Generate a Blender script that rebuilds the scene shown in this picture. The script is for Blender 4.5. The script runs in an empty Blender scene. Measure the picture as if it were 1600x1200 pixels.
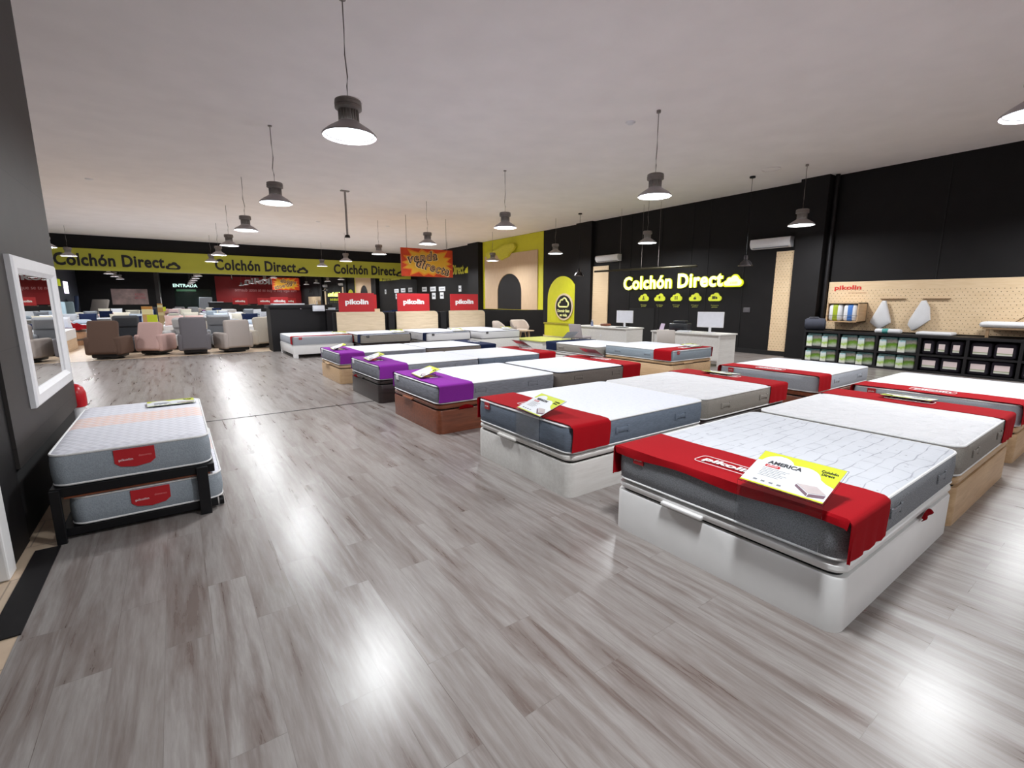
import bpy, bmesh, math, random
from mathutils import Matrix, Vector
random.seed(7)
SC = bpy.context.scene
COL = SC.collection
# ---------------------------------------------------------------- camera, world, exposure
cam_d = bpy.data.cameras.new('camera'); cam = bpy.data.objects.new('camera', cam_d); COL.objects.link(cam)
cam_d.sensor_fit = 'HORIZONTAL'; cam_d.sensor_width = 36.0; cam_d.lens = 36.0 * 735.0 / 1600.0
cam_d.clip_end = 200
cam.location = (0, 0, 1.55)
cam.rotation_euler = (math.pi / 2 - 0.1754, 0, -0.6180)
SC.camera = cam
W = bpy.data.worlds.new('world'); SC.world = W; W.use_nodes = True
W.node_tree.nodes['Background'].inputs[0].default_value = (0.9, 0.93, 1, 1)
W.node_tree.nodes['Background'].inputs[1].default_value = 0.02
SC.view_settings.view_transform = 'Standard'; SC.view_settings.look = 'None'
SC.view_settings.gamma = 1; SC.view_settings.use_curve_mapping = False
SC.view_settings.exposure = 0.14
LAMP_W = 84.0

# ---------------------------------------------------------------- room numbers
RX = 14.0; LX = -6.6; BY = 31.1; FY = -5.8; CZ = 4.66; PX = -0.9; PY = 6.4

# ---------------------------------------------------------------- materials
def srgb(c):
    return tuple((v / 255 / 12.92) if v / 255 <= 0.04045 else ((v / 255 + 0.055) / 1.055) ** 2.4 for v in c) + (1,)
MC = {}
class NT:
    def __init__(s, name):
        s.m = bpy.data.materials.new(name); s.m.use_nodes = True; s.t = s.m.node_tree
        s.b = s.t.nodes['Principled BSDF']; s.n = s.t.nodes; s.l = s.t.links
    def node(s, k, **kw):
        n = s.n.new(k)
        for a, v in kw.items():
            if hasattr(n, a): setattr(n, a, v)
            else: n.inputs[a.replace('_', ' ')].default_value = v
        return n
    def link(s, a, b): s.l.new(a, b)
    def mixc(s, fac, a, b, mode='MIX'):
        n = s.n.new('ShaderNodeMix'); n.data_type = 'RGBA'; n.blend_type = mode
        for i, v in ((0, fac), (6, a), (7, b)):
            if hasattr(v, 'links'): s.link(v, n.inputs[i])
            else: n.inputs[i].default_value = v
        return n.outputs[2]
    def math(s, op, a, b=0.0, c=None):
        n = s.n.new('ShaderNodeMath'); n.operation = op
        for i, v in enumerate((a, b) if c is None else (a, b, c)):
            if hasattr(v, 'links'): s.link(v, n.inputs[i])
            else: n.inputs[i].default_value = v
        return n.outputs[0]
    def coord(s, kind='Object', scale=(1, 1, 1), rot=(0, 0, 0), loc=(0, 0, 0)):
        c = s.n.new('ShaderNodeTexCoord'); m = s.n.new('ShaderNodeMapping')
        m.inputs['Scale'].default_value = scale; m.inputs['Rotation'].default_value = rot; m.inputs['Location'].default_value = loc
        s.link(c.outputs[kind], m.inputs[0]); return m.outputs[0]
    def noise(s, vec, scale, detail=3, rough=0.5, dist=0):
        n = s.n.new('ShaderNodeTexNoise'); n.inputs['Scale'].default_value = scale; n.inputs['Detail'].default_value = detail
        n.inputs['Roughness'].default_value = rough; n.inputs['Distortion'].default_value = dist
        s.link(vec, n.inputs['Vector']); return n.outputs[0]
    def ramp(s, f, stops):
        n = s.n.new('ShaderNodeValToRGB'); cr = n.color_ramp
        while len(cr.elements) < len(stops): cr.elements.new(0.5)
        for e, (p, c) in zip(cr.elements, stops): e.position = p; e.color = c
        s.link(f, n.inputs[0]); return n.outputs[0]
    def bump(s, h, strength=0.3, dist=0.01):
        n = s.n.new('ShaderNodeBump'); n.inputs['Strength'].default_value = strength; n.inputs['Distance'].default_value = dist
        s.link(h, n.inputs['Height']); s.link(n.outputs[0], s.b.inputs['Normal'])

def mat(name, col, rough=0.6, metal=0.0, var=0.08, scale=12, bump=0.0, emit=0.0, spec=None, bscale=None, coat=0):
    if name in MC: return MC[name]
    t = NT(name); c = srgb(col)
    v = t.noise(t.coord(), scale, 4)
    lo = tuple(x * (1 - var) for x in c[:3]) + (1,); hi = tuple(min(1, x * (1 + var)) for x in c[:3]) + (1,)
    o = t.ramp(v, [(0.3, lo), (0.7, hi)])
    t.link(o, t.b.inputs['Base Color'])
    t.b.inputs['Roughness'].default_value = rough; t.b.inputs['Metallic'].default_value = metal
    if spec is not None: t.b.inputs['Specular IOR Level'].default_value = spec
    if coat: t.b.inputs['Coat Weight'].default_value = coat; t.b.inputs['Coat Roughness'].default_value = 0.1
    if bump: t.bump(t.noise(t.coord(), bscale or scale * 6, 5), bump, 0.004)
    if emit:
        t.b.inputs['Emission Color'].default_value = c; t.b.inputs['Emission Strength'].default_value = emit
    MC[name] = t.m; return t.m

def fabric(name, col, scale=300, stretch=(1, 1, 1), var=0.25, big=0.0):
    """woven cloth: fine two-way mottling"""
    if name in MC: return MC[name]
    t = NT(name); c = srgb(col)
    v = t.noise(t.coord(scale=stretch), scale, 2, 0.6)
    lo = tuple(x * (1 - var) for x in c[:3]) + (1,); hi = tuple(min(1, x * (1 + var)) for x in c[:3]) + (1,)
    o = t.ramp(v, [(0.35, lo), (0.65, hi)])
    t.link(o, t.b.inputs['Base Color']); t.b.inputs['Roughness'].default_value = 0.9; t.b.inputs['Specular IOR Level'].default_value = 0.2
    h = v
    if big: h = t.math('ADD', t.math('MULTIPLY', v, 0.15), t.noise(t.coord(), big, 2))
    t.bump(h, 0.35, 0.006)
    MC[name] = t.m; return t.m

def wood(name, c1, c2, rough=0.45, axis='x', scale=1.0):
    if name in MC: return MC[name]
    t = NT(name)
    st = {'x': (1.2, 14, 14), 'y': (14, 1.2, 14), 'z': (14, 14, 1.2)}[axis]
    v = t.noise(t.coord(scale=tuple(a * scale for a in st)), 2.2, 6, 0.62, 0.6)
    o = t.ramp(v, [(0.32, srgb(c1)), (0.68, srgb(c2))])
    t.link(o, t.b.inputs['Base Color']); t.b.inputs['Roughness'].default_value = rough
    t.bump(v, 0.08, 0.002); MC[name] = t.m; return t.m

def floor_mat():
    t = NT('grey_oak_vinyl_planks')
    vec = t.coord(rot=(0, 0, math.radians(90)))
    br = t.node('ShaderNodeTexBrick'); br.offset = 0.37; br.offset_frequency = 2; br.squash = 1
    for k, v in (('Scale', 1.0), ('Brick Width', 1.22), ('Row Height', 0.185), ('Mortar Size', 0.0012), ('Mortar Smooth', 0.1), ('Bias', 0.0)): br.inputs[k].default_value = v
    br.inputs['Color1'].default_value = (0, 0, 0, 1); br.inputs['Color2'].default_value = (1, 1, 1, 1); br.inputs['Mortar'].default_value = (0.5, 0.5, 0.5, 1)
    t.link(vec, br.inputs['Vector'])
    rnd = t.node('ShaderNodeSeparateColor'); t.link(br.outputs['Color'], rnd.inputs[0]); r = rnd.outputs[0]
    # grain coordinates shifted per plank
    base = t.coord(scale=(1, 0.085, 1))
    add = t.node('ShaderNodeVectorMath'); add.operation = 'ADD'; t.link(base, add.inputs[0])
    cmb = t.node('ShaderNodeCombineXYZ'); t.link(t.math('MULTIPLY', r, 37.0), cmb.inputs[0]); t.link(t.math('MULTIPLY', r, 11.0), cmb.inputs[1]); t.link(cmb.outputs[0], add.inputs[1])
    g1 = t.noise(add.outputs[0], 10, 6, 0.62, 0.4)
    g2 = t.noise(add.outputs[0], 60, 6, 0.66, 0.3)
    streak = t.ramp(g1, [(0.34, (0, 0, 0, 1)), (0.56, (1, 1, 1, 1))])
    fine = t.ramp(g2, [(0.3, (0, 0, 0, 1)), (0.66, (1, 1, 1, 1))])
    col = t.mixc(streak, srgb((108, 94, 88)), srgb((157, 152, 149)))
    col = t.mixc(t.math('MULTIPLY', t.math('SUBTRACT', 1.0, fine), 0.42), col, srgb((98, 86, 81)))
    col = t.mixc(t.math('MULTIPLY', r, 0.3), col, srgb((116, 106, 101)))
    # darker knots
    kn = t.noise(add.outputs[0], 4.2, 2, 0.5, 0.2)
    knm = t.ramp(kn, [(0.66, (0, 0, 0, 1)), (0.74, (1, 1, 1, 1))])
    col = t.mixc(t.math('MULTIPLY', knm, 0.12), col, srgb((92, 76, 70)))
    col = t.mixc(t.math('MULTIPLY', br.outputs['Fac'], 0.35), col, srgb((84, 78, 74)))
    t.link(col, t.b.inputs['Base Color'])
    t.link(t.math('MULTIPLY_ADD', g1, 0.08, 0.245), t.b.inputs['Roughness'])
    t.b.inputs['Specular IOR Level'].default_value = 0.5
    t.bump(t.math('SUBTRACT', 1.0, br.outputs['Fac']), 0.05, 0.002)
    return t.m

def tile_mat(name, c1, c2, mort, w, h, rough=0.4, rot=(0, 0, 0), spec=0.5, msz=0.004, bump=0.2):
    if name in MC: return MC[name]
    t = NT(name); vec = t.coord(rot=rot)
    br = t.node('ShaderNodeTexBrick'); br.offset = 0.5
    for k, v in (('Scale', 1.0), ('Brick Width', w), ('Row Height', h), ('Mortar Size', msz), ('Mortar Smooth', 0.1)): br.inputs[k].default_value = v
    br.inputs['Color1'].default_value = srgb(c1); br.inputs['Color2'].default_value = srgb(c2); br.inputs['Mortar'].default_value = srgb(mort)
    t.link(vec, br.inputs['Vector'])
    v = t.noise(t.coord(), 3.5, 6, 0.6, 0.4)
    col = t.mixc(0.35, br.outputs['Color'], t.ramp(v, [(0.3, (0.3, 0.3, 0.3, 1)), (0.7, (0.75, 0.75, 0.75, 1))]), 'OVERLAY')
    t.link(col, t.b.inputs['Base Color']); t.b.inputs['Roughness'].default_value = rough
    t.b.inputs['Specular IOR Level'].default_value = spec
    t.bump(t.math('SUBTRACT', 1.0, br.outputs['Fac']), bump, 0.004)
    MC[name] = t.m; return t.m

def quilt_mat(name, col, kind):
    if name in MC: return MC[name]
    t = NT(name); c = srgb(col)
    if kind == 'block':       # stitched little rectangles
        br = t.node('ShaderNodeTexBrick'); br.offset = 0.43; br.squash = 1.6; br.squash_frequency = 2
        for k, v in (('Scale', 1.0), ('Brick Width', 0.17), ('Row Height', 0.085), ('Mortar Size', 0.004), ('Mortar Smooth', 0.6)): br.inputs[k].default_value = v
        br.inputs['Color1'].default_value = (1, 1, 1, 1); br.inputs['Color2'].default_value = (0.95, 0.95, 0.95, 1); br.inputs['Mortar'].default_value = (0.66, 0.66, 0.70, 1)
        nz = t.node('ShaderNodeTexNoise'); nz.inputs['Scale'].default_value = 3.0; cv = t.coord(); t.link(cv, nz.inputs['Vector'])
        ad = t.node('ShaderNodeVectorMath'); ad.operation = 'MULTIPLY_ADD'; t.link(nz.outputs['Color'], ad.inputs[0]); ad.inputs[1].default_value = (0.10, 0.10, 0); t.link(cv, ad.inputs[2])
        t.link(ad.outputs[0], br.inputs['Vector'])
        o = t.mixc(t.ramp(t.noise(t.coord(), 7, 1), [(0.42, (0, 0, 0, 1)), (0.56, (1, 1, 1, 1))]), c, t.mixc(1.0, c, br.outputs['Color'], 'MULTIPLY')); h = t.math('SUBTRACT', 1.0, br.outputs['Fac'])
        sp = t.ramp(t.noise(t.coord(), 26, 2), [(0.70, (1, 1, 1, 1)), (0.74, (0.55, 0.55, 0.58, 1))])
        o = t.mixc(1.0, o, sp, 'MULTIPLY')
    elif kind == 'tuft':
        vo = t.node('ShaderNodeTexVoronoi'); vo.inputs['Scale'].default_value = 6.0; t.link(t.coord(scale=(1, 1.4, 0)), vo.inputs['Vector'])
        h = t.math('MULTIPLY', vo.outputs['Distance'], -1.0)
        h = t.math('ADD', h, t.math('MULTIPLY', t.noise(t.coord(), 10, 3, 0.5, 1.2), 0.8))
        o = t.mixc(t.math('MULTIPLY', t.noise(t.coord(), 12, 3, 0.5, 1), 0.16), c, srgb((190, 192, 196)))
    elif kind == 'dots':
        wv = t.noise(t.coord(scale=(1, 1, 0)), 34, 2, 0.4)
        h = t.math('ADD', t.noise(t.coord(), 9, 2, 0.4, 1.0), wv)
        o = t.mixc(t.ramp(wv, [(0.5, (0, 0, 0, 1)), (0.72, (0.16, 0.16, 0.16, 1))]), c, srgb((176, 180, 186)))
    else:                     # zigzag ribs with an orange band
        sx = t.node('ShaderNodeSeparateXYZ'); t.link(t.coord(), sx.inputs[0])
        zz = t.math('PINGPONG', t.math('MULTIPLY', sx.outputs[0], 1.0), 0.045)
        h = t.math('SINE', t.math('MULTIPLY', t.math('ADD', sx.outputs[1], zz), 105.0))
        band = t.math('MULTIPLY', t.math('GREATER_THAN', sx.outputs[0], 0.72), t.math('LESS_THAN', sx.outputs[0], 1.12))
        bm = t.math('MULTIPLY', band, t.math('MULTIPLY_ADD', h, 0.18, 0.42))
        o = t.mixc(bm, t.mixc(t.math('MULTIPLY_ADD', h, 0.1, 0.12), c, srgb((170, 172, 182))), srgb((246, 196, 168)))
    t.link(o, t.b.inputs['Base Color']); t.b.inputs['Roughness'].default_value = 0.8
    t.bump(h, 0.5, {'zig': 0.002, 'tuft': 0.05}.get(kind, 0.008)); MC[name] = t.m; return t.m

def peg_mat(name, pitch, r, sy, sz, c1=(214, 186, 148), c2=(226, 201, 166)):
    if name in MC: return MC[name]
    t = NT(name); sx = t.node('ShaderNodeSeparateXYZ'); t.link(t.coord(), sx.inputs[0])
    a = t.math('SUBTRACT', t.math('FRACT', t.math('DIVIDE', sx.outputs[1], pitch)), 0.5)
    row = t.math('FLOOR', t.math('DIVIDE', sx.outputs[2], pitch * 0.8))
    a = t.math('SUBTRACT', t.math('FRACT', t.math('ADD', t.math('DIVIDE', sx.outputs[1], pitch), t.math('MULTIPLY', row, 0.5))), 0.5)
    b = t.math('SUBTRACT', t.math('FRACT', t.math('DIVIDE', sx.outputs[2], pitch * 0.8)), 0.5)
    b = t.math('MULTIPLY', b, 0.8)
    d = t.math('SQRT', t.math('ADD', t.math('MULTIPLY', a, a), t.math('MULTIPLY', b, b)))
    m = t.math('LESS_THAN', d, r / pitch)
    m = t.math('MULTIPLY', m, t.math('LESS_THAN', sx.outputs[2], sz))
    v = t.noise(t.coord(scale=(8, 1.2, 10)), 2.5, 5, 0.6, 0.4)
    base = t.ramp(v, [(0.3, srgb(c1)), (0.7, srgb(c2))])
    t.link(t.mixc(m, base, srgb((96, 74, 52))), t.b.inputs['Base Color'])
    t.b.inputs['Roughness'].default_value = 0.55; t.bump(t.math('SUBTRACT', 1.0, m), 0.5, 0.004)
    MC[name] = t.m; return t.m

def pack_mat(name, bands, pic=False):
    """printed packaging: horizontal bands by height"""
    if name in MC: return MC[name]
    t = NT(name); sx = t.node('ShaderNodeSeparateXYZ'); c = t.node('ShaderNodeTexCoord'); t.link(c.outputs['Generated'], sx.inputs[0])
    z = t.math('ADD', sx.outputs[2], t.math('MULTIPLY', t.math('SUBTRACT', t.noise(t.coord('Generated'), 3.0, 3), 0.5), 0.35 if pic else 0.02))
    n = t.n.new('ShaderNodeValToRGB'); n.color_ramp.interpolation = 'LINEAR' if pic else 'CONSTANT'
    while len(n.color_ramp.elements) < len(bands): n.color_ramp.elements.new(0.5)
    for e, (p, cc) in zip(n.color_ramp.elements, bands): e.position = p; e.color = srgb(cc)
    t.link(z, n.inputs[0]); t.link(n.outputs[0], t.b.inputs['Base Color'])
    t.b.inputs['Roughness'].default_value = 0.3; MC[name] = t.m; return t.m

M_floor = floor_mat()
M_ceil = mat('painted_ceiling', (243, 238, 236), 0.9, var=0.03, scale=1.5, bump=0.3, bscale=90)
M_black = mat('black_wall_paint', (19, 17, 18), 0.75, var=0.15, scale=3, bump=0.05, spec=0.3)
M_black2 = mat('matt_black_board', (20, 18, 20), 0.6, var=0.1, scale=5, spec=0.35)
M_blackm = mat('black_metal', (20, 20, 23), 0.4, 0.3, var=0.1)
M_darkgap = mat('dark_void', (12, 11, 12), 0.8, var=0.1)
M_tile = tile_mat('dark_slate_tiles', (38, 35, 34), (44, 40, 39), (27, 25, 26), 0.62, 0.42, 0.55, (math.radians(90), 0, math.radians(90)))
M_beige = tile_mat('beige_floor_tiles', (196, 172, 148), (206, 184, 160), (160, 142, 124), 0.45, 0.45, 0.3)
M_white = mat('white_lacquer', (238, 237, 236), 0.3, var=0.015, scale=8)
M_whitem = mat('white_plastic', (232, 232, 235), 0.35, var=0.02)
M_whitewood = wood('white_ash_melamine', (214, 211, 206), (228, 226, 222), 0.45, 'x')
M_oak = wood('light_oak_melamine', (184, 150, 112), (206, 174, 136), 0.4, 'x')
M_paleoak = wood('pale_oak_melamine', (206, 184, 152), (224, 204, 174), 0.5, 'x')
M_cherry = wood('cherry_brown_melamine', (104, 56, 36), (136, 76, 50), 0.35, 'x')
M_wenge = wood('wenge_black_melamine', (38, 31, 30), (56, 46, 44), 0.35, 'x')
M_ply = wood('beech_ply_panel', (194, 168, 138), (208, 182, 152), 0.6, 'z')
M_red = fabric('red_runner_cloth', (158, 2, 18), 260, var=0.1, big=5)
M_purple = fabric('purple_runner_cloth', (130, 42, 148), 260, var=0.1, big=5)
M_navy = fabric('navy_runner_cloth', (22, 34, 66), 260, var=0.1, big=5)
M_txtw = mat('white_print', (245, 243, 243), 0.6, var=0.01)
M_txtb = mat('black_print', (28, 27, 30), 0.6, var=0.02)
M_txtr = mat('red_print', (206, 40, 36), 0.6, var=0.02)
M_txtg = mat('grey_print', (128, 130, 136), 0.6, var=0.02)
M_redp = mat('red_sign_board', (184, 30, 38), 0.5, var=0.02)
M_redban = mat('red_banner_vinyl', (140, 8, 14), 0.5, var=0.05, scale=2)
M_lime = mat('lime_yellow_paint', (206, 204, 40), 0.6, var=0.03, scale=4)
M_limeban = mat('lime_yellow_vinyl', (184, 182, 58), 0.5, var=0.02, scale=3)
M_limecard = mat('lime_yellow_print', (206, 218, 50), 0.4, var=0.01)
M_card = mat('white_card', (226, 229, 234), 0.4, var=0.01)
M_navyside = fabric('side_navy', (40, 46, 66), 200)
M_pipew = fabric('white_piping', (232, 232, 232), 150, var=0.05)
M_piped = fabric('dark_piping', (52, 52, 58), 150, var=0.05)
M_alu = mat('ribbed_aluminium', (158, 152, 146), 0.5, 0.25, var=0.1)
M_alud = mat('dark_aluminium', (138, 131, 126), 0.5, 0.15, var=0.1)
M_chrome = mat('steel', (180, 180, 184), 0.25, 1.0, var=0.05)
M_reflect = mat('white_reflector', (250, 250, 250), 0.4, var=0.01)
M_lens = mat('lamp_lens_glow', (235, 245, 255), 0.4, var=0.0, emit=6.0)
M_neon = mat('neon_yellow_white', (255, 255, 170), 0.5, var=0.0, emit=1.1)
M_neon2 = mat('neon_yellow_edge', (206, 214, 20), 0.5, var=0.0, emit=0.65)
M_coverglow = mat('glowing_back_cover', (190, 191, 198), 0.3, var=0.05, emit=0.42)
M_glowtxt = mat('lit_green_white_letters', (200, 235, 225), 0.5, var=0.0, emit=1.4)
M_glowg = mat('lit_green_glass', (60, 110, 76), 0.4, var=0.2, emit=0.35)
M_lightbox = mat('lit_window_panel', (236, 226, 250), 0.4, var=0.05, emit=3.0)
M_sideA = fabric('heather_grey_side', (138, 141, 146), 220, (1, 1, 1), 0.35)
M_sideB = fabric('blue_grey_side', (108, 118, 132), 60, (0.3, 0.3, 5), 0.16)
M_sideC = fabric('striped_grey_side', (130, 132, 140), 40, (0.25, 0.25, 6), 0.25)
M_sideD = fabric('taupe_grey_side', (146, 141, 134), 120, (1, 1, 1), 0.12)
M_sideE = fabric('light_grey_side', (168, 172, 180), 160, (0.6, 0.6, 2), 0.12)
M_sideF = fabric('cool_grey_side', (148, 160, 170), 160, (1, 1, 1), 0.15)
M_sideG = fabric('brown_grey_side', (122, 114, 108), 160, (1, 1, 1), 0.15)
M_sideW = fabric('white_side', (216, 216, 218), 160, (1, 1, 1), 0.05)
M_topA = quilt_mat('top_stitched_blocks', (204, 207, 214), 'block')
M_topB = quilt_mat('top_white_soft', (226, 229, 238), 'dots')
M_topT = quilt_mat('top_white_tufted', (220, 220, 223), 'tuft')
M_topZ = quilt_mat('top_zigzag_orange', (226, 226, 234), 'zig')
M_glass = None
def glassy():
    t = NT('clear_acrylic'); t.b.inputs['Base Color'].default_value = (0.96, 0.98, 1, 1); t.b.inputs['Transmission Weight'].default_value = 1.0
    t.b.inputs['Roughness'].default_value = 0.02; t.b.inputs['IOR'].default_value = 1.25
    v = t.noise(t.coord(), 5, 2); t.link(t.ramp(v, [(0, (0.015, 0.015, 0.015, 1)), (1, (0.035, 0.035, 0.035, 1))]), t.b.inputs['Roughness'])
    return t.m
M_glass = glassy()
def mirror_mat(name, c):
    t = NT(name); t.b.inputs['Metallic'].default_value = 1.0
    v = t.noise(t.coord(), 0.7, 2); t.link(t.ramp(v, [(0.3, (c * 0.98, c, c * 0.99, 1)), (0.7, (c, c, c, 1))]), t.b.inputs['Base Color'])
    t.b.inputs['Roughness'].default_value = 0.0
    return t.m
M_mirror = mirror_mat('mirror_silver', 0.82)
M_mirror2 = mirror_mat('mirror_silver_framed', 0.8)

# ---------------------------------------------------------------- mesh helpers
def BM(): return bmesh.new()
def box(bm, lo, hi, bev=0.0, seg=2, mtx=None):
    r = bmesh.ops.create_cube(bm, size=1.0); vs = r['verts']
    c = [(a + b) / 2 for a, b in zip(lo, hi)]; s = [abs(b - a) for a, b in zip(lo, hi)]
    for v in vs: v.co = Vector((v.co.x * s[0] + c[0], v.co.y * s[1] + c[1], v.co.z * s[2] + c[2]))
    if bev > 0:
        es = {e for v in vs for e in v.link_edges}
        bev = min(bev, min(s) * 0.49)
        r = bmesh.ops.bevel(bm, geom=list(es), offset=bev, segments=seg, affect='EDGES', profile=0.5)
        vs = list({v for f in r['faces'] for v in f.verts} | {v for v in vs if v.is_valid})
    if mtx is not None: bmesh.ops.transform(bm, matrix=mtx, verts=vs)
    return vs
def soft(bm, lo, hi, bev, bulge=0.0, mtx=None):
    vs = box(bm, lo, hi, bev, 3, mtx)
    return vs
def cyl(bm, p0, p1, r0, r1=None, n=16, caps=True):
    r1 = r0 if r1 is None else r1
    p0 = Vector(p0); p1 = Vector(p1); d = p1 - p0
    q = d.to_track_quat('Z', 'Y').to_matrix().to_4x4()
    m = Matrix.Translation((p0 + p1) / 2) @ q
    return bmesh.ops.create_cone(bm, cap_ends=caps, segments=n, radius1=r0, radius2=r1, depth=d.length, matrix=m)['verts']
def lathe(bm, prof, n=32, loc=(0, 0, 0)):
    rings = []
    for r, z in prof:
        rings.append([bm.verts.new((loc[0] + r * math.cos(2 * math.pi * i / n), loc[1] + r * math.sin(2 * math.pi * i / n), loc[2] + z)) for i in range(n)])
    for a, b in zip(rings, rings[1:]):
        for i in range(n):
            bm.faces.new((a[i], a[(i + 1) % n], b[(i + 1) % n], b[i]))
    return rings
def prism(bm, pts, h0, h1, mtx=None):
    """polygon pts in local XY extruded from z=h0 to h1"""
    a = [bm.verts.new((x, y, h0)) for x, y in pts]; b = [bm.verts.new((x, y, h1)) for x, y in pts]
    n = len(pts)
    bm.faces.new(list(reversed(a))); bm.faces.new(b)
    for i in range(n): bm.faces.new((a[i], a[(i + 1) % n], b[(i + 1) % n], b[i]))
    if mtx is not None: bmesh.ops.transform(bm, matrix=mtx, verts=a + b)
    return a + b
def rrect(x0, y0, x1, y1, r, n=6):
    out = []
    for cx, cy, a0 in ((x1 - r, y1 - r, 0), (x0 + r, y1 - r, 90), (x0 + r, y0 + r, 180), (x1 - r, y0 + r, 270)):
        for i in range(n + 1):
            a = math.radians(a0 + 90 * i / n); out.append((cx + r * math.cos(a), cy + r * math.sin(a)))
    return out
def loft(bm, loops, cap=True):
    """stack closed loops of equal count"""
    L = [[bm.verts.new(p) for p in lp] for lp in loops]; n = len(L[0])
    for a, b in zip(L, L[1:]):
        for i in range(n): bm.faces.new((a[i], a[(i + 1) % n], b[(i + 1) % n], b[i]))
    if cap: bm.faces.new(list(reversed(L[0]))); bm.faces.new(L[-1])
def tube(bm, pts, r, n=8, closed=False):
    pts = [Vector(p) for p in pts]; N = len(pts); rings = []
    for i, p in enumerate(pts):
        a = pts[(i - 1) % N] if (closed or i > 0) else pts[i]; b = pts[(i + 1) % N] if (closed or i < N - 1) else pts[i]
        t = (b - a).normalized()
        u = t.cross(Vector((0, 0, 1)))
        if u.length < 1e-3: u = t.cross(Vector((1, 0, 0)))
        u.normalize(); w = t.cross(u)
        rings.append([bm.verts.new(p + u * r * math.cos(2 * math.pi * k / n) + w * r * math.sin(2 * math.pi * k / n)) for k in range(n)])
    m = N if closed else N - 1
    for i in range(m):
        a = rings[i]; b = rings[(i + 1) % N]
        for k in range(n): bm.faces.new((a[k], a[(k + 1) % n], b[(k + 1) % n], b[k]))
    if not closed: bm.faces.new(list(reversed(rings[0]))); bm.faces.new(rings[-1])
def fin(bm, m, smooth=True, ang=35):
    bmesh.ops.recalc_face_normals(bm, faces=bm.faces[:])
    me = bpy.data.meshes.new('mesh'); bm.to_mesh(me); bm.free()
    if m is not None: me.materials.append(m)
    if smooth:
        me.polygons.foreach_set('use_smooth', [True] * len(me.polygons))
        try: me.set_sharp_from_angle(angle=math.radians(ang))
        except Exception: pass
    return me
CA = {}
def cached(key, fn):
    if key not in CA: CA[key] = fn()
    return CA[key]
def link(name, me, parent=None, m=None):
    o = bpy.data.objects.new(name, me); me.name = name
    COL.objects.link(o)
    if parent is not None: o.parent = parent
    if m is not None: o.matrix_local = m
    return o
def part(name, bm, m, parent, mtx=None, smooth=True):
    return link(name, fin(bm, m, smooth), parent, mtx)
def thing(name, label, cat, loc=(0, 0, 0), rz=0.0, group=None, m=None):
    o = bpy.data.objects.new(name, None); COL.objects.link(o); o.empty_display_size = 0.1
    if m is not None: o.matrix_world = m
    else: o.location = loc; o.rotation_euler = (0, 0, rz)
    o['label'] = label; o['category'] = cat
    if group: o['group'] = group
    return o
def tag(o, label, cat, group=None):
    o['label'] = label; o['category'] = cat
    if group: o['group'] = group
    return o
def single(name, bm, m, label, cat, group=None, mtx=None, smooth=True):
    return tag(link(name, fin(bm, m, smooth), None, mtx), label, cat, group)
def struct(name, bm, m, parent=None, smooth=False):
    o = link(name, fin(bm, m, smooth), parent)
    if parent is None: o['kind'] = 'structure'
    return o
def frame(o, ax, ay, az):
    m = Matrix.Identity(4)
    for i, v in enumerate((ax, ay, az)):
        for k in range(3): m[k][i] = v[k]
    for k in range(3): m[k][3] = o[k]
    return m
def RW(x, y, z): return frame((x, y, z), (0, -1, 0), (0, 0, 1), (-1, 0, 0))      # on the right wall, facing -X
def FC(x, y, z): return frame((x, y, z), (1, 0, 0), (0, 0, 1), (0, -1, 0))       # facing the camera side, -Y
def FB(x, y, z): return frame((x, y, z), (-1, 0, 0), (0, 0, 1), (0, 1, 0))       # facing +Y
def flat(x, y, z): return frame((x, y, z), (0, -1, 0), (1, 0, 0), (0, 0, 1))     # on a bed, read from its foot
def copy_tree(o, parent=None):
    c = o.copy(); COL.objects.link(c); c.parent = parent
    for ch in list(o.children): copy_tree(ch, c)
    return c

def text_me(body, width=None, height=None, m=None, extrude=0.004, offset=0.0, shear=0.0, space=1.0, res=3, bold=0.0):
    bold = max(bold, offset - 0.02) if offset > 0.02 else bold; offset = min(offset, 0.018)
    key = (bold, 't', body, width, height, m.name, extrude, offset, shear, space)
    def mk():
        cu = bpy.data.curves.new('lettering', 'FONT'); cu.body = body; cu.size = 1.0; cu.align_x = 'CENTER'; cu.align_y = 'CENTER'
        cu.extrude = 0.01; cu.offset = offset; cu.shear = shear; cu.space_character = space; cu.resolution_u = res
        ob = bpy.data.objects.new('lettering', cu)
        me = bpy.data.meshes.new_from_object(ob)
        bpy.data.objects.remove(ob); bpy.data.curves.remove(cu)
        xs = [v.co.x for v in me.vertices]; ys = [v.co.y for v in me.vertices]
        w = max(xs) - min(xs); h = max(ys) - min(ys); cx = (max(xs) + min(xs)) / 2; cy = (max(ys) + min(ys)) / 2
        sx = width / w if width else height / h; sy = height / h if height else sx
        for v in me.vertices:
            v.co.x = (v.co.x - cx) * sx; v.co.y = (v.co.y - cy) * sy; v.co.z = v.co.z / 0.01 * extrude
        if bold > 0:
            bb = BM(); bx = bold * sx; by = bold * sy
            for kk, (dx, dy) in enumerate(((bx, 0), (-bx, 0), (0, by), (0, -by), (bx * .7, by * .7), (-bx * .7, by * .7), (bx * .7, -by * .7), (-bx * .7, -by * .7), (0, 0))):
                n0 = len(bb.verts); bb.from_mesh(me); bb.verts.ensure_lookup_table()
                for v in bb.verts[n0:]: v.co.x += dx; v.co.y += dy; v.co.z += 0.00015 * kk
            bb.to_mesh(me); bb.free()
        me.materials.clear(); me.materials.append(m)
        return me
    return cached(key, mk)
def text(name, body, parent, mtx, m, **kw):
    return link(name, text_me(body, m=m, **kw), parent, mtx)
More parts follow.
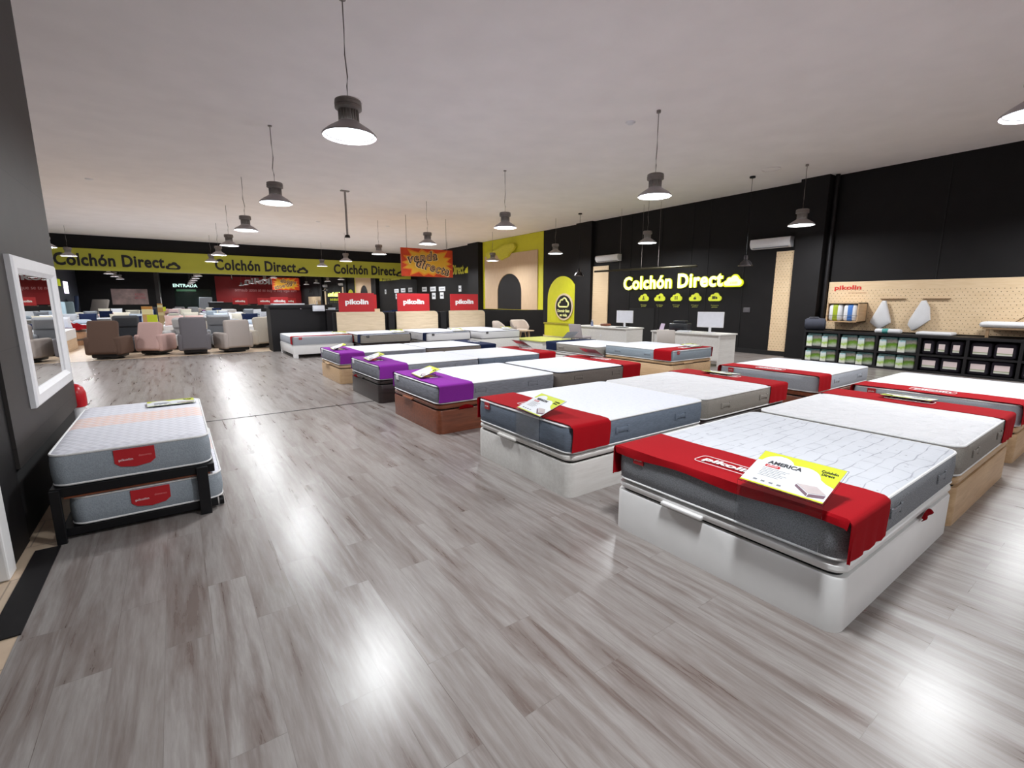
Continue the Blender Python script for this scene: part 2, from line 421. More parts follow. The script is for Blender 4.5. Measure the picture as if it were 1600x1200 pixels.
def blob(parts_, n=14):
    """union-like outline of a cloud: upper arcs, flat base; returns polygon"""
    pts = []
    for cx, cy, r, a0, a1 in parts_:
        for i in range(n + 1):
            a = math.radians(a0 + (a1 - a0) * i / n); pts.append((cx + r * math.cos(a), cy + r * math.sin(a)))
    return pts
def cloud(w):
    s = w / 2.0
    p = blob([(0.62, -0.18, 0.36, -90, 80), (0.18, 0.18, 0.42, 25, 150), (-0.36, 0.08, 0.3, 60, 190), (-0.68, -0.24, 0.3, 110, 270)])
    return [(x * s, y * s) for x, y in p]

# ================================================================ SETTING
bm = BM(); box(bm, (PX + 0.15, FY, -0.1), (RX + 0.3, 16.15, 0)); box(bm, (LX, PY + 0.3, -0.1), (PX + 0.15, 16.15, 0)); struct('floor', bm, M_floor)
bm = BM(); box(bm, (LX, 16.15, -0.1), (RX + 0.3, BY + 0.1, 0.0)); struct('floor', bm, M_beige)
bm = BM(); box(bm, (-3.2, FY, -0.1), (PX + 0.15, PY, -0.002)); struct('floor', bm, M_beige)
bm = BM(); box(bm, (LX - 0.2, FY - 0.2, CZ), (RX + 0.4, BY + 0.2, CZ + 0.2)); struct('ceiling', bm, M_ceil)
bm = BM(); box(bm, (RX, FY, 0), (RX + 0.25, BY + 0.1, CZ)); struct('wall_right', bm, M_black)
bm = BM(); box(bm, (LX - 0.1, BY, 0), (RX, BY + 0.2, CZ)); struct('wall_back', bm, M_black)
bm = BM(); box(bm, (-3.4, FY - 0.2, 0), (RX, FY, CZ)); struct('wall_front', bm, M_black)
bm = BM(); box(bm, (LX - 0.2, PY - 0.1, 0), (LX, BY, CZ)); struct('wall_far_left', bm, mat('dark_blue_grey_paint', (52, 56, 66), 0.7, var=0.08, scale=2))
bm = BM(); box(bm, (LX, PY - 0.25, 0), (PX - 0.3, PY, CZ)); struct('wall_partition', bm, M_black)
# the dark stone clad pier with the mirror
bm = BM(); box(bm, (PX - 0.3, 4.16, 0.49), (PX, PY, CZ)); struct('wall_left', bm, M_tile)
bm = BM(); box(bm, (PX - 0.3, 4.16, 0), (PX - 0.03, PY, 0.49)); struct('baseboard_left', bm, M_darkgap)
bm = BM(); box(bm, (PX - 0.3, 3.74, 0), (PX - 0.02, 4.16, CZ)); struct('trim_1', bm, M_black2)
bm = BM(); box(bm, (PX - 0.18, 3.6, 0), (PX + 0.0, 3.74, 2.3), 0.01); struct('trim_2', bm, M_white)
bm = BM(); box(bm, (PX - 0.3, FY, 0), (PX - 0.03, 3.3, CZ)); struct('wall_left_front', bm, M_black2)
bm = BM(); box(bm, (-3.4, 3.3, 0), (-3.2, 3.9, CZ)); box(bm, (-3.2, 3.9, 0), (PX - 0.3, 4.1, CZ)); struct('wall_side_passage', bm, M_black2)
# edge of the plank floor: black strip and metal profile
bm = BM(); box(bm, (-0.86, 2.95, 0.0), (-0.74, 3.95, 0.006)); struct('trim_3', bm, M_black2)
bm = BM(); box(bm, (-0.85, 16.13, 0.0), (2.3, 16.17, 0.006)); box(bm, (LX, 16.13, 0.0), (-0.85, 16.17, 0.006)); struct('trim_4', bm, M_chrome)
bm = BM(); box(bm, (-0.8, 7.12, 0.0), (2.42, 7.145, 0.004)); struct('trim_5', bm, mat('dark_joint_profile', (60, 56, 54), 0.4, 0.5))
# right wall: pilasters, panel joints, base
for (a, b, d) in ((5.55, 6.22, 0.32), (14.0, 14.9, 0.17), (22.45, 23.55, 0.3)):
    bm = BM(); box(bm, (RX - d, a, 0), (RX, b, CZ)); struct('trim_6', bm, M_black)
bm = BM()
cyl(bm, (RX - 0.12, 5.45, 0.02), (RX - 0.12, 5.45, CZ), 0.05, n=12); struct('trim_7', bm, M_black2, smooth=True)
bm = BM()
for y in (7.75, 8.95, 9.55, 10.75, 12.1, 3.3, 1.1, -1.2): box(bm, (RX - 0.012, y - 0.012, 0.1), (RX, y + 0.012, CZ))
struct('trim_8', bm, M_darkgap)
bm = BM(); box(bm, (RX - 0.06, 5.9, 0.0), (RX - 0.001, 13.2, 0.13)); struct('baseboard_right', bm, M_darkgap)
# mirror wall (whole wall below the lime fascia)
bm = BM(); box(bm, (LX + 0.02, BY - 0.03, 0.02), (RX - 0.02, BY - 0.005, 3.0)); o = single('wall_mirror', bm, M_mirror, 'huge mirror covering the back wall below the lime banner', 'mirror', smooth=False)

# ---------------------------------------------------------------- banner
def banner():
    t = thing('sign_banner', 'long lime banner with black lettering across the back wall', 'banner')
    bm = BM(); box(bm, (LX + 0.05, BY - 0.12, 3.0), (13.5, BY - 0.035, 4.03), 0.005); part('board', bm, M_limeban, t, smooth=False)
    for cx, w in ((-2.25, 4.2), (4.15, 4.1), (10.4, 4.0)):
        text('lettering', 'Colchón Direct', t, FC(cx, BY - 0.125, 3.5), M_txtb, width=w, height=0.58, extrude=0.01, offset=0.035, space=1.06)
        bm = BM(); prism(bm, cloud(0.66), 0, 0.01, FC(cx + w / 2 + 0.36, BY - 0.125, 3.34)); cl = part('cloud_logo', bm, M_txtb, t, smooth=False)
        bm = BM(); prism(bm, [(x * 0.55, y * 0.4 - 0.04) for x, y in cloud(0.66)], 0.01, 0.014, FC(cx + w / 2 + 0.36, BY - 0.125, 3.34)); part('cloud_inset', bm, M_limeban, cl, smooth=False)
banner()
# lime lettering on the far right wall
t = thing('wall_lettering', 'lime lettering with a small cloud on the far black wall', 'sign')
text('lettering', 'Colchón Direct', t, RW(RX - 0.02, 26.3, 3.38), M_limeban, width=3.6, height=0.58, extrude=0.012, offset=0.03)
bm = BM(); prism(bm, cloud(0.6), 0, 0.012, RW(RX - 0.02, 24.1, 3.28)); part('cloud_logo', bm, M_lime, t, smooth=False)
# white product labels on far right wall
for i, (y, z, w, h) in enumerate(((29.9, 2.31, 0.7, 0.3), (28.6, 2.3, 0.8, 0.3), (27.3, 2.28, 0.85, 0.28), (28.5, 1.85, 0.5, 0.4), (27.35, 1.87, 0.5, 0.4), (25.0, 2.25, 0.3, 0.35))):
    t = thing('wall_card', 'small white card on the far black wall, %s' % ('leftmost of the upper row', 'second of the upper row', 'third of the upper row', 'left one of the lower pair', 'right one of the lower pair', 'alone at the right of the others')[i], 'wall card')
    bm = BM(); box(bm, (RX - 0.03, y - w / 2, z - h / 2), (RX - 0.005, y + w / 2, z + h / 2), 0.005); part('card_panel', bm, M_card, t, smooth=False)
    bm = BM(); box(bm, (RX - 0.034, y - w / 3, z - h / 9), (RX - 0.029, y + w / 3, z + h / 9)); part('print', bm, M_txtg, t, smooth=False)

# ---------------------------------------------------------------- starburst sign
def burst_outline(w, h, n, inner, seed):
    rnd = random.Random(seed); pts = []
    for i in range(n * 2):
        a = 2 * math.pi * i / (n * 2) + rnd.uniform(-0.05, 0.05)
        r = (1.0 if i % 2 == 0 else inner) * rnd.uniform(0.93, 1.0)
        # squarish reach so that the points touch the frame
        c, s = math.cos(a), math.sin(a); k = 1 / max(abs(c), abs(s)) if i % 2 == 0 else 1.15
        pts.append((max(-w / 2, min(w / 2, c * k * r * w / 2)), max(-h / 2, min(h / 2, s * k * r * h / 2))))
    return pts
def burst_sign(m, w, h, parent, lit=True):
    bm = BM(); prism(bm, [(-w / 2, -h / 2), (w / 2, -h / 2), (w / 2, h / 2), (-w / 2, h / 2)], 0, 0.02, m); part('board', bm, mat('orange_red_print', (214, 66, 20), 0.5, var=0.25, scale=1.6), parent, smooth=False)
    bm = BM(); prism(bm, burst_outline(w, h, 14, 0.72, 3), 0.02, 0.023, m); part('starburst', bm, mat('orange_print', (240, 140, 30), 0.5, var=0.08, scale=2), parent, smooth=False)
    bm = BM(); prism(bm, burst_outline(w * 0.9, h * 0.86, 14, 0.74, 3), 0.023, 0.026, m); part('starburst', bm, mat('yellow_print', (238, 182, 50), 0.5, var=0.08, scale=2), parent, smooth=False)
    for body, cx, cy, ang, ww in (('venda', -0.1, 0.2, 8, 0.52), ('directa', 0.1, -0.15, -13, 0.6)):
        mm = m @ Matrix.Translation((cx * w, cy * h, 0.026)) @ Matrix.Rotation(math.radians(ang), 4, 'Z')
        text('lettering', body, parent, mm, mat('cream_print', (246, 214, 150), 0.5, var=0.02), width=ww * w * 1.12, height=0.34 * h, extrude=0.002, offset=0.07, res=2, space=1.14, shear=0.2)
        text('lettering', body, parent, mm @ Matrix.Translation((0, 0, 0.003)), M_txtb, width=ww * w * 1.08, height=0.315 * h, extrude=0.002, offset=0.05, res=2, space=1.14, shear=0.2)
        text('lettering', body, parent, mm @ Matrix.Translation((0, 0, 0.006)), mat('tan_print', (206, 160, 120), 0.5, var=0.02), width=ww * w * 1.02, height=0.275 * h, extrude=0.002, offset=0.0, res=2, space=1.14, shear=0.2)
t = thing('hanging_sign', 'orange and red starburst sign hanging from the ceiling', 'sign')
burst_sign(FC(8.12, 17.0, 2.97), 2.14, 1.03, t); burst_sign(FB(8.12, 17.021, 2.97), 2.14, 1.03, t)
bm = BM(); tube(bm, [(7.3, 17.03, 3.48), (7.3, 17.03, CZ)], 0.008, 6); tube(bm, [(8.95, 17.03, 3.48), (8.95, 17.03, CZ)], 0.008, 6); part('wire', bm, M_alud, t)

# ---------------------------------------------------------------- lamps
def make_lamp():
    t = thing('pendant_lamp', 'x', 'lamp')
    bm = BM(); lathe(bm, [(0.283, 0.0), (0.285, 0.012), (0.27, 0.03), (0.22, 0.07), (0.15, 0.115), (0.112, 0.14), (0.108, 0.15), (0.1, 0.142), (0.14, 0.105), (0.21, 0.06), (0.262, 0.022), (0.277, 0.0), (0.283, 0.0)], 40)
    part('shade', bm, mat('spun_aluminium', (172, 166, 166), 0.42, 0.3, var=0.05), t)
    bm = BM(); lathe(bm, [(0.0, 0.036), (0.255, 0.034), (0.26, 0.03), (0.0, 0.03)], 36); part('lens', bm, M_lens, t)
    bm = BM(); N = 20
    lathe(bm, [(0.0, 0.14), (0.085, 0.14), (0.085, 0.3), (0.0, 0.3)], 24)
    for i in range(N):
        a = 2 * math.pi * i / N; box(bm, (0.07, -0.004, 0.145), (0.108, 0.004, 0.295), mtx=Matrix.Rotation(a, 4, 'Z'))
    for v in bm.verts: v.co.z *= 0.87
    part('heat_sink', bm, M_alu, t)
    bm = BM(); lathe(bm, [(0.0, 0.3), (0.112, 0.3), (0.138, 0.315), (0.14, 0.335), (0.132, 0.34), (0.132, 0.35), (0.14, 0.355), (0.14, 0.375), (0.132, 0.38), (0.132, 0.39), (0.138, 0.395), (0.135, 0.41), (0.12, 0.42), (0.0, 0.424)], 32)
    for v in bm.verts: v.co.z *= 0.87
    part('driver_housing', bm, M_alud, t)
    bm = BM(); tube(bm, [(0, 0, 0.365), (0.004, 0, 0.5), (-0.02, 0, 0.6), (0.012, 0.0, 0.8), (0.0, 0, 1.05), (0, 0, 1.36)], 0.007, 6); part('cord', bm, M_alud, t)
    bm = BM(); cyl(bm, (0, 0, 1.32), (0, 0, 1.36), 0.035, n=16); part('ceiling_hook', bm, M_alud, t)
    L = bpy.data.lights.new('lamp_light', 'AREA'); L.shape = 'DISK'; L.size = 0.46; L.energy = LAMP_W; L.color = (0.95, 0.98, 1.0)
    o = bpy.data.objects.new('lamp_light', L); COL.objects.link(o); o.parent = t; o.location = (0, 0, 0.026)
    return t
rows = [1.05, 5.5, 10.0, 14.4, 18.85, 23.3, 27.7]
ordn = ['in the row nearest the camera', 'in the second row back', 'in the third row back', 'in the fourth row back', 'in the fifth row back', 'in the sixth row back', 'in the seventh row back']
proto = None
for cname, x in (('over the left aisle', 1.75), ('over the beds in the middle', 6.9), ('along the right black wall', 12.3)):
    for i, y in enumerate([-3.4] + rows):
        if proto is None: proto = make_lamp(); o = proto
        else: o = copy_tree(proto)
        zz = 3.35 + max(0, (y - 5.5)) * 0.0085
        o.location = (x, y, CZ - 1.36 + 0.005 * max(0, y - 5.5)); o.rotation_euler = (0, 0, random.uniform(0, 6))
        o.scale = (1, 1, 1)
        o['label'] = 'aluminium pendant lamp %s, %s' % (cname, 'behind the camera' if y < 0 else ordn[rows.index(y)]); o['group'] = 'aluminium pendant lamps'
for i, y in enumerate((10.0, 14.4, 18.85, 23.3, 27.7)):
    o = copy_tree(proto); o.location = (-3.4, y, CZ - 1.36 + 0.005 * max(0, y - 5.5)); o['label'] = 'aluminium pendant lamp over the armchair area at far left, %s' % ordn[i + 2]; o['group'] = 'aluminium pendant lamps'

def spot(x, y, which):
    t = thing('pendant_lamp', 'small dark cone pendant on a thin black cord, %s' % which, 'lamp', (x, y, 2.45), group='small cone pendants')
    bm = BM(); lathe(bm, [(0.175, 0), (0.178, 0.01), (0.13, 0.09), (0.06, 0.15), (0.05, 0.155), (0.05, 0.26), (0.0, 0.265), (0.0, 0.25), (0.04, 0.24), (0.05, 0.14), (0.12, 0.08), (0.17, 0.0), (0.175, 0)], 28); part('shade', bm, mat('polished_grey_shade', (70, 66, 68), 0.25, 0.8), t)
    bm = BM(); lathe(bm, [(0, 0.03), (0.14, 0.03), (0.14, 0.035), (0, 0.035)], 24); part('lens', bm, mat('warm_lens', (255, 235, 225), 0.4, emit=3), t)
    bm = BM(); tube(bm, [(0, 0, 0.26), (0, 0, CZ - 2.45)], 0.006, 6); part('cord', bm, M_blackm, t)
    bm = BM(); cyl(bm, (0, 0, CZ - 2.49), (0, 0, CZ - 2.45), 0.07, n=20); part('canopy', bm, M_blackm, t)
    L = bpy.data.lights.new('lamp_light', 'AREA'); L.shape = 'DISK'; L.size = 0.26; L.energy = 12; L.color = (1, 0.9, 0.82)
    o = bpy.data.objects.new('lamp_light', L); COL.objects.link(o); o.parent = t; o.location = (0, 0, 0.025)
spot(12.34, 6.8, 'near the right desk'); spot(12.34, 13.1, 'near the lime arch')
# linear pendant
t = thing('linear_pendant', 'long thin dark bar pendant above the desks', 'lamp')
bm = BM(); tube(bm, [(12.75, 12.7, 2.6), (13.15, 8.75, 2.6)], 0.035, 10); part('bar', bm, mat('dark_bronze', (60, 56, 44), 0.35, 0.8), t)
bm = BM()
for f in (0.28, 0.5, 0.66):
    x = 12.75 + 0.4 * f; y = 12.7 - 3.95 * f; tube(bm, [(x, y, 2.62), (x, y, CZ)], 0.004, 5)
part('wire', bm, M_alud, t)
# ceiling fittings
for i, (x, y) in enumerate(((2.6, 8.1), (6.93, 6.13), (-1.44, 16.9), (12.04, 6.19), (5.07, 20.5), (7.75, 20.0))):
    bm = BM()
    if i in (0, 3): tube(bm, [(x + 0.2 * math.cos(a), y + 0.2 * math.sin(a), CZ - 0.006) for a in [2 * math.pi * k / 24 for k in range(24)]], 0.01, 6, True); m_ = M_ceil
    else: lathe(bm, [(0.0, -0.03), (0.06, -0.028), (0.085, -0.01), (0.09, 0), (0, 0)], 20, (x, y, CZ)); m_ = M_whitem
    single('ceiling_vent' if i in (0, 3) else 'smoke_detector', bm, m_, ('round plaster ring on the ceiling beside the nearest left lamp', 'round white detector on the ceiling near the second row middle lamp', 'round white detector on the ceiling at far left', 'round ring mark on the ceiling near the right pilaster', 'small white detector on the ceiling far back left of centre', 'small white detector on the ceiling in front of the starburst sign')[i], 'ceiling fitting')
t = thing('projector_pole', 'bare metal pole hanging down from the ceiling with a black end', 'pole', (4.35, 14.4, 0))
bm = BM(); cyl(bm, (0, 0, 3.42), (0, 0, CZ), 0.03, n=12); part('tube', bm, M_alu, t)
bm = BM(); cyl(bm, (0, 0, 3.36), (0, 0, 3.43), 0.08, 0.06, n=16); part('end_cap', bm, M_blackm, t)
bm = BM(); box(bm, (-0.12, -0.06, CZ - 0.03), (0.12, 0.06, CZ), 0.005); part('mounting_plate', bm, M_alu, t)

# ---------------------------------------------------------------- beds
def mattress_meshes(w, l, z0, z1, kind):
    r = 0.09; h = z1 - z0
    side, top, pipe = kind
    def loop(d, z, rr=r): return [(x, y, z) for x, y in rrect(d, d, l - d, w - d, max(0.02, rr - d), 7)]
    def border():
        bm = BM(); loft(bm, [loop(0.012, z0), loop(0.002, z0 + 0.015), loop(-0.004, z0 + h * 0.35), loop(-0.004, z0 + h * 0.65), loop(0.002, z1 - 0.018), loop(0.012, z1 - 0.006)]); return fin(bm, side)
    def topm():
        # grid surface puffed slightly toward the centre
        bm = BM(); loops = [loop(0.008, z1 - 0.006), loop(0.03, z1 + 0.003), loop(0.08, z1 + 0.008)]
        L = [[bm.verts.new(p) for p in lp] for lp in loops]; n = len(L[0])
        for a, b in zip(L, L[1:]):
            for i in range(n): bm.faces.new((a[i], a[(i + 1) % n], b[(i + 1) % n], b[i]))
        bm.faces.new(L[-1]); return fin(bm, top)
    def pip(z):
        bm = BM(); tube(bm, [(x, y, z) for x, y in rrect(0.004, 0.004, l - 0.004, w - 0.004, r, 7)], 0.0075, 6, True); return fin(bm, pipe)
    k = (w, l, z0, z1, side.name, top.name, pipe.name)
    return (cached(('b',) + k, border), cached(('t',) + k, topm), cached(('p1',) + k, lambda: pip(z1 - 0.008)), cached(('p0',) + k, lambda: pip(z0 + 0.01)))
def add_mattress(m, w, l, z0, z1, kind, label, group=None, tagc=None, handles=True, tagbig=False):
    t = thing('mattress', label, 'mattress', m=m, group=group)
    b, tp, p1, p0 = mattress_meshes(w, l, z0, z1, kind)
    link('border', b, t); link('quilted_top', tp, t); link('piping', p1, t); link('piping', p0, t)
    if tagc:
        bm = BM(); box(bm, (-0.012, w - 0.235, z1 - 0.075), (-0.004, w - 0.155, z1 - 0.01), 0.002); o = part('label', bm, tagc, t, smooth=False)
        text('lettering', 'pikolin', o, frame((-0.0125, w - 0.195, z1 - 0.045), (0, -1, 0), (0, 0, 1), (-1, 0, 0)), M_txtw, width=0.055, extrude=0.0008)
    if tagbig:
        zc = z1 - 0.02; hh = 0.13; c = w / 2
        pts = [(-0.11, 0), (-0.11, -hh * 0.7), (-0.08, -hh * 0.9), (0, -hh), (0.08, -hh * 0.9), (0.11, -hh * 0.7), (0.11, 0)]
        bm = BM(); prism(bm, pts, 0, 0.005, frame((-0.004, c, zc), (0, -1, 0), (0, 0, 1), (-1, 0, 0))); o = part('label', bm, M_redp, t, smooth=False)
        text('lettering', 'pikolin', o, frame((-0.0095, c + 0.05, zc - 0.075), (0, -1, 0), (0, 0, 1), (-1, 0, 0)), M_txtw, width=0.075, height=0.02, extrude=0.0008)
        text('lettering', 'descanso', o, frame((-0.0095, c - 0.055, zc - 0.055), (0, -1, 0), (0, 0, 1), (-1, 0, 0)), mat('pale_red_print', (230, 130, 130), 0.6), width=0.07, height=0.014, extrude=0.0008)
    if handles:
        hm = cached(('h', w, l, z0, z1, kind[0].name), lambda: handle_mesh(l, w, z0, z1, kind[0]))
        link('side_handle', hm[0], t); link('side_handle', hm[1], t)
    return t
def handle_mesh(l, w, z0, z1, m):
    out = []
    for x in (l * 0.33, l * 0.78):
        bm = BM()
        for y, s in ((0, -1), (w, 1)):
            zc = (z0 + z1) / 2 + 0.01
            box(bm, (x - 0.07, y + s * 0.003, zc - 0.018), (x + 0.07, y + s * 0.012, zc + 0.018), 0.004)
            box(bm, (x - 0.085, y + s * 0.002, zc - 0.028), (x - 0.06, y + s * 0.014, zc + 0.028), 0.004)
            box(bm, (x + 0.06, y + s * 0.002, zc - 0.028), (x + 0.085, y + s * 0.014, zc + 0.028), 0.004)
        out.append(fin(bm, m))
    return out
def add_base(m, w, l, mt, label, z=0.28, lid=True, group=None, handle=None):
    t = thing('storage_bed_base', label, 'bed base', m=m, group=group)
    k = (w, l, mt.name, z)
    def body():
        bm = BM(); loft(bm, [[(x, y, 0.0) for x, y in rrect(0, 0, l, w, 0.07, 7)], [(x, y, z - 0.012) for x, y in rrect(0, 0, l, w, 0.07, 7)], [(x, y, z) for x, y in rrect(0.006, 0.006, l - 0.006, w - 0.006, 0.066, 7)]]); return fin(bm, mt)
    def gap():
        bm = BM(); loft(bm, [[(x, y, z - 0.001) for x, y in rrect(0.03, 0.03, l - 0.03, w - 0.03, 0.05, 7)], [(x, y, z + 0.03) for x, y in rrect(0.03, 0.03, l - 0.03, w - 0.03, 0.05, 7)]]); return fin(bm, M_darkgap)
    def lidm():
        bm = BM(); q = lambda d, zz: [(x, y, zz) for x, y in rrect(d, d, l - d, w - d, 0.08, 7)]
        loft(bm, [q(0.03, z + 0.014), q(0.008, z + 0.02), q(0.0, z + 0.036), q(0.002, z + 0.055), q(0.014, z + 0.068), q(0.03, z + 0.071)]); return fin(bm, mt)
    link('body', cached(('body',) + k, body), t)
    if lid:
        link('frame_gap', cached(('gap',) + k, gap), t); link('lid', cached(('lid',) + k, lidm), t)
        def hd():
            bm = BM(); box(bm, (-0.025, w * 0.5 + 0.02, z + 0.018), (0.02, w * 0.5 + 0.3, z + 0.042), 0.008); return fin(bm, handle or mt)
        link('handle', cached(('hd', w, (handle or mt).name, z), hd), t)
    return t
def add_runner(m, w, z0, z1, mt, label, x0=0.02, wid=0.42, drop0=0.9, drop1=0.9, letter=True, group=None, front=0.0):
    t = thing('bed_runner', label, 'runner', m=m, group=group)
    def cloth():
        h = z1 - z0; d = 0.013; r = 0.03; prof = []
        prof += [(-d, z1 - h * drop0), (-d, z1 - h * drop0 * 0.66), (-d - 0.002, z1 - h * drop0 * 0.33)]
        for i in range(6): a = math.radians(180 - 90 * i / 5); prof.append((-d + r + r * math.cos(a), z1 - r + r * math.sin(a) + 0.012))
        for i in range(1, 15): prof.append((-d + r + (w + 2 * d - 2 * r) * i / 15, z1 + 0.0135 + 0.001 * math.sin(i * 2.1)))
        for i in range(6): a = math.radians(90 - 90 * i / 5); prof.append((w + d - r + r * math.cos(a), z1 - r + r * math.sin(a) + 0.012))
        prof += [(w + d + 0.002, z1 - h * drop1 * 0.33), (w + d, z1 - h * drop1 * 0.66), (w + d, z1 - h * drop1)]
        N = 12; bm = BM(); G = []; rnd = random.Random(int(w * 100) + int(x0 * 1000))
        ph = [rnd.uniform(0, 6) for _ in range(8)]
        for j in range(N + 1):
            x = x0 + wid * j / N; row = []
            for i, (y, z) in enumerate(prof):
                side = max(0.0, (z1 - z) / h) if (y < 0 or y > w) else 0.0
                wob = 0.005 * math.sin(j * 1.7 + ph[0]) * side + 0.003 * math.sin(j * 3.1 + ph[1]) * side
                yy = y + (wob + 0.003 * side) * (-1 if y < w / 2 else 1)
                xx = x + 0.006 * math.sin(i * 0.9 + ph[2]) * (1 if j in (0, N) else 0.4) + 0.004 * math.sin(i * 0.35 + ph[3])
                row.append(bm.verts.new((xx, yy, z)))
            G.append(row)
        if front > 0:   # flap tucked over the foot edge
            row0 = []; 
            for i, (y, z) in enumerate(prof): 
                fz = z if not (0 <= y <= w and z > z1) else z1 - front + 0.01 * math.sin(i * 0.8)
                row0.append(bm.verts.new((-0.016, min(max(y, -d), w + d), fz if (0 <= y <= w) else z)))
            mid = [bm.verts.new((-0.012, min(max(y, -d), w + d), z - (0.012 if 0 <= y <= w else 0))) for (y, z) in prof]
            G = [row0, mid] + G
        for a, b in zip(G, G[1:]):
            for i in range(len(a) - 1): bm.faces.new((a[i], a[i + 1], b[i + 1], b[i]))
        bmesh.ops.recalc_face_normals(bm, faces=bm.faces[:])
        up = max(bm.faces, key=lambda f: f.calc_center_median().z)
        if up.normal.z < 0: bmesh.ops.reverse_faces(bm, faces=bm.faces[:])
        top = bmesh.ops.solidify(bm, geom=bm.faces[:], thickness=0.005)
        return fin(bm, mt)
    link('cloth', cached(('r', w, z0, z1, mt.name, x0, wid, drop0, drop1, front), cloth), t)
    if letter:
        xc = x0 + wid * 0.42
        text('lettering', 'pikolin', t, flat(xc, w / 2, z1 + 0.0205), M_txtw, width=0.3, height=0.08, extrude=0.0008, offset=0.035, shear=0.0)
        bm = BM(); ww, hh = 0.38, 0.13
        tube(bm, [(xc + y, w / 2 - x, z1 + 0.021) for x, y in rrect(-ww / 2, -hh / 2, ww / 2, hh / 2, 0.03, 4)], 0.0022, 4, True); part('logo_outline', bm, M_txtw, t)
    return t
def add_sign(m, x, y, z, title, label, tilt=22, w=0.39, h=0.27, rz=0.0, hang=0.25, group=None, simple=False, drop=0.012):
    """acrylic holder whose card leans back over the mattress edge; x,y local of lower right corner"""
    base = m @ Matrix.Translation((x, y, z)) @ Matrix.Rotation(rz, 4, 'Z')
    t = thing('sign_holder', label, 'sign', m=base, group=group)
    # local card frame: right = -Y, up = tilted +X
    a = math.radians(tilt)
    cf = frame((0, 0, 0), (0, -1, 0), (math.cos(a), 0, math.sin(a)), (-math.sin(a), 0, math.cos(a)))
    C = lambda px, py, pz=0.0: cf @ Matrix.Translation((px, py, pz))
    def card():
        bm = BM(); prism(bm, [(-w / 2, 0), (w / 2, 0), (w / 2, h), (-w / 2, h)], -0.001, 0.001, cf); return fin(bm, M_card, False)
    def sheet():
        bm = BM(); e = 0.006
        prism(bm, [(-w / 2 - e, -e), (w / 2 + e, -e), (w / 2 + e, h + e), (-w / 2 - e, h + e)], -0.006, -0.0025, cf)
        if hang: box(bm, (-0.008, -w / 2 - e, -hang), (-0.0045, w / 2 + e, -0.004))
        return fin(bm, M_glass, False)
    def lime():
        bm = BM(); z0 = 0.0012; pts = [(-w / 2, h)]
        pts += [(-w / 2, h * 0.7)]
        for cx, cy, r, a0, a1 in ((-0.24, 0.66, 0.22, 170, 25), (0.1, 0.5, 0.24, 100, 15)):
            for i in range(9):
                aa = math.radians(a0 + (a1 - a0) * i / 8); pts.append((cx * w + r * w * math.cos(aa) * 0.95, cy * h + r * w * math.sin(aa) * 0.9))
        pts += [(w * 0.4, h * 0.5), (w / 2, h * 0.44), (w / 2, h)]
        prism(bm, pts, z0, z0 + 0.0006, cf)
        prism(bm, [(-w / 2, 0), (w / 2, 0), (w / 2, h * 0.035), (-w / 2, h * 0.035)], z0, z0 + 0.0006, cf); return fin(bm, M_limecard, False)
    def pic():
        bm = BM(); z0 = 0.0014
        prism(bm, [(w * 0.12, h * 0.3), (w * 0.3, h * 0.13), (w * 0.3, h * 0.06), (w * 0.12, h * 0.24)], z0, z0 + 0.001, cf)
        prism(bm, [(w * 0.31, h * 0.13), (w * 0.48, h * 0.2), (w * 0.48, h * 0.12), (w * 0.31, h * 0.05)], z0, z0 + 0.001, cf); return fin(bm, mat('mauve_print', (112, 88, 100), 0.5), False)
    def pic2():
        bm = BM(); z0 = 0.0016
        prism(bm, [(w * 0.12, h * 0.32), (w * 0.3, h * 0.15), (w * 0.48, h * 0.22), (w * 0.34, h * 0.37)], z0, z0 + 0.001, cf); return fin(bm, mat('taupe_print', (190, 178, 178), 0.5), False)
    def lines():
        bm = BM(); z0 = 0.0014
        for i in range(6): prism(bm, [(-w * 0.36, h * (0.5 - 0.045 * i)), (-w * (0.02 + 0.04 * (i % 3)), h * (0.5 - 0.045 * i)), (-w * (0.02 + 0.04 * (i % 3)), h * (0.51 - 0.045 * i)), (-w * 0.36, h * (0.51 - 0.045 * i))], z0, z0 + 0.0006, cf)
        for i in range(4): prism(bm, [(-w * (0.36 - 0.1 * i), h * 0.1), (-w * (0.31 - 0.1 * i), h * 0.1), (-w * (0.31 - 0.1 * i), h * 0.14), (-w * (0.36 - 0.1 * i), h * 0.14)], z0, z0 + 0.0006, cf)
        return fin(bm, M_txtg, False)
    if not hang:
        bm = BM(); xx = h * math.cos(a) * 0.8; box(bm, (xx - 0.0015, -w / 2.6, -drop), (xx + 0.0015, w / 2.6, max(0.004, h * math.sin(a) * 0.8 - 0.004))); box(bm, (-0.004, -w / 2.6, -drop), (xx, w / 2.6, -drop + 0.002)); part('stand', bm, M_glass, t, smooth=False)
    k = (tilt, w, h)
    c = link('card', cached(('card',) + k, card), t); link('acrylic_sheet', cached(('sheet', hang) + k, sheet), t)
    link('lime_print', cached(('lime',) + k, lime), c); link('print_lines', cached(('lines',) + k, lines), c)
    link('mattress_picture', cached(('pic',) + k, pic), c); link('mattress_picture', cached(('pic2',) + k, pic2), c)
    if title: text('lettering', title, c, C(-w * 0.14, h * 0.7, 0.0015), M_txtg if simple else mat('dark_grey_print', (52, 52, 58), 0.5), width=w * 0.42, height=h * 0.1, extrude=0.0006, offset=0.04)
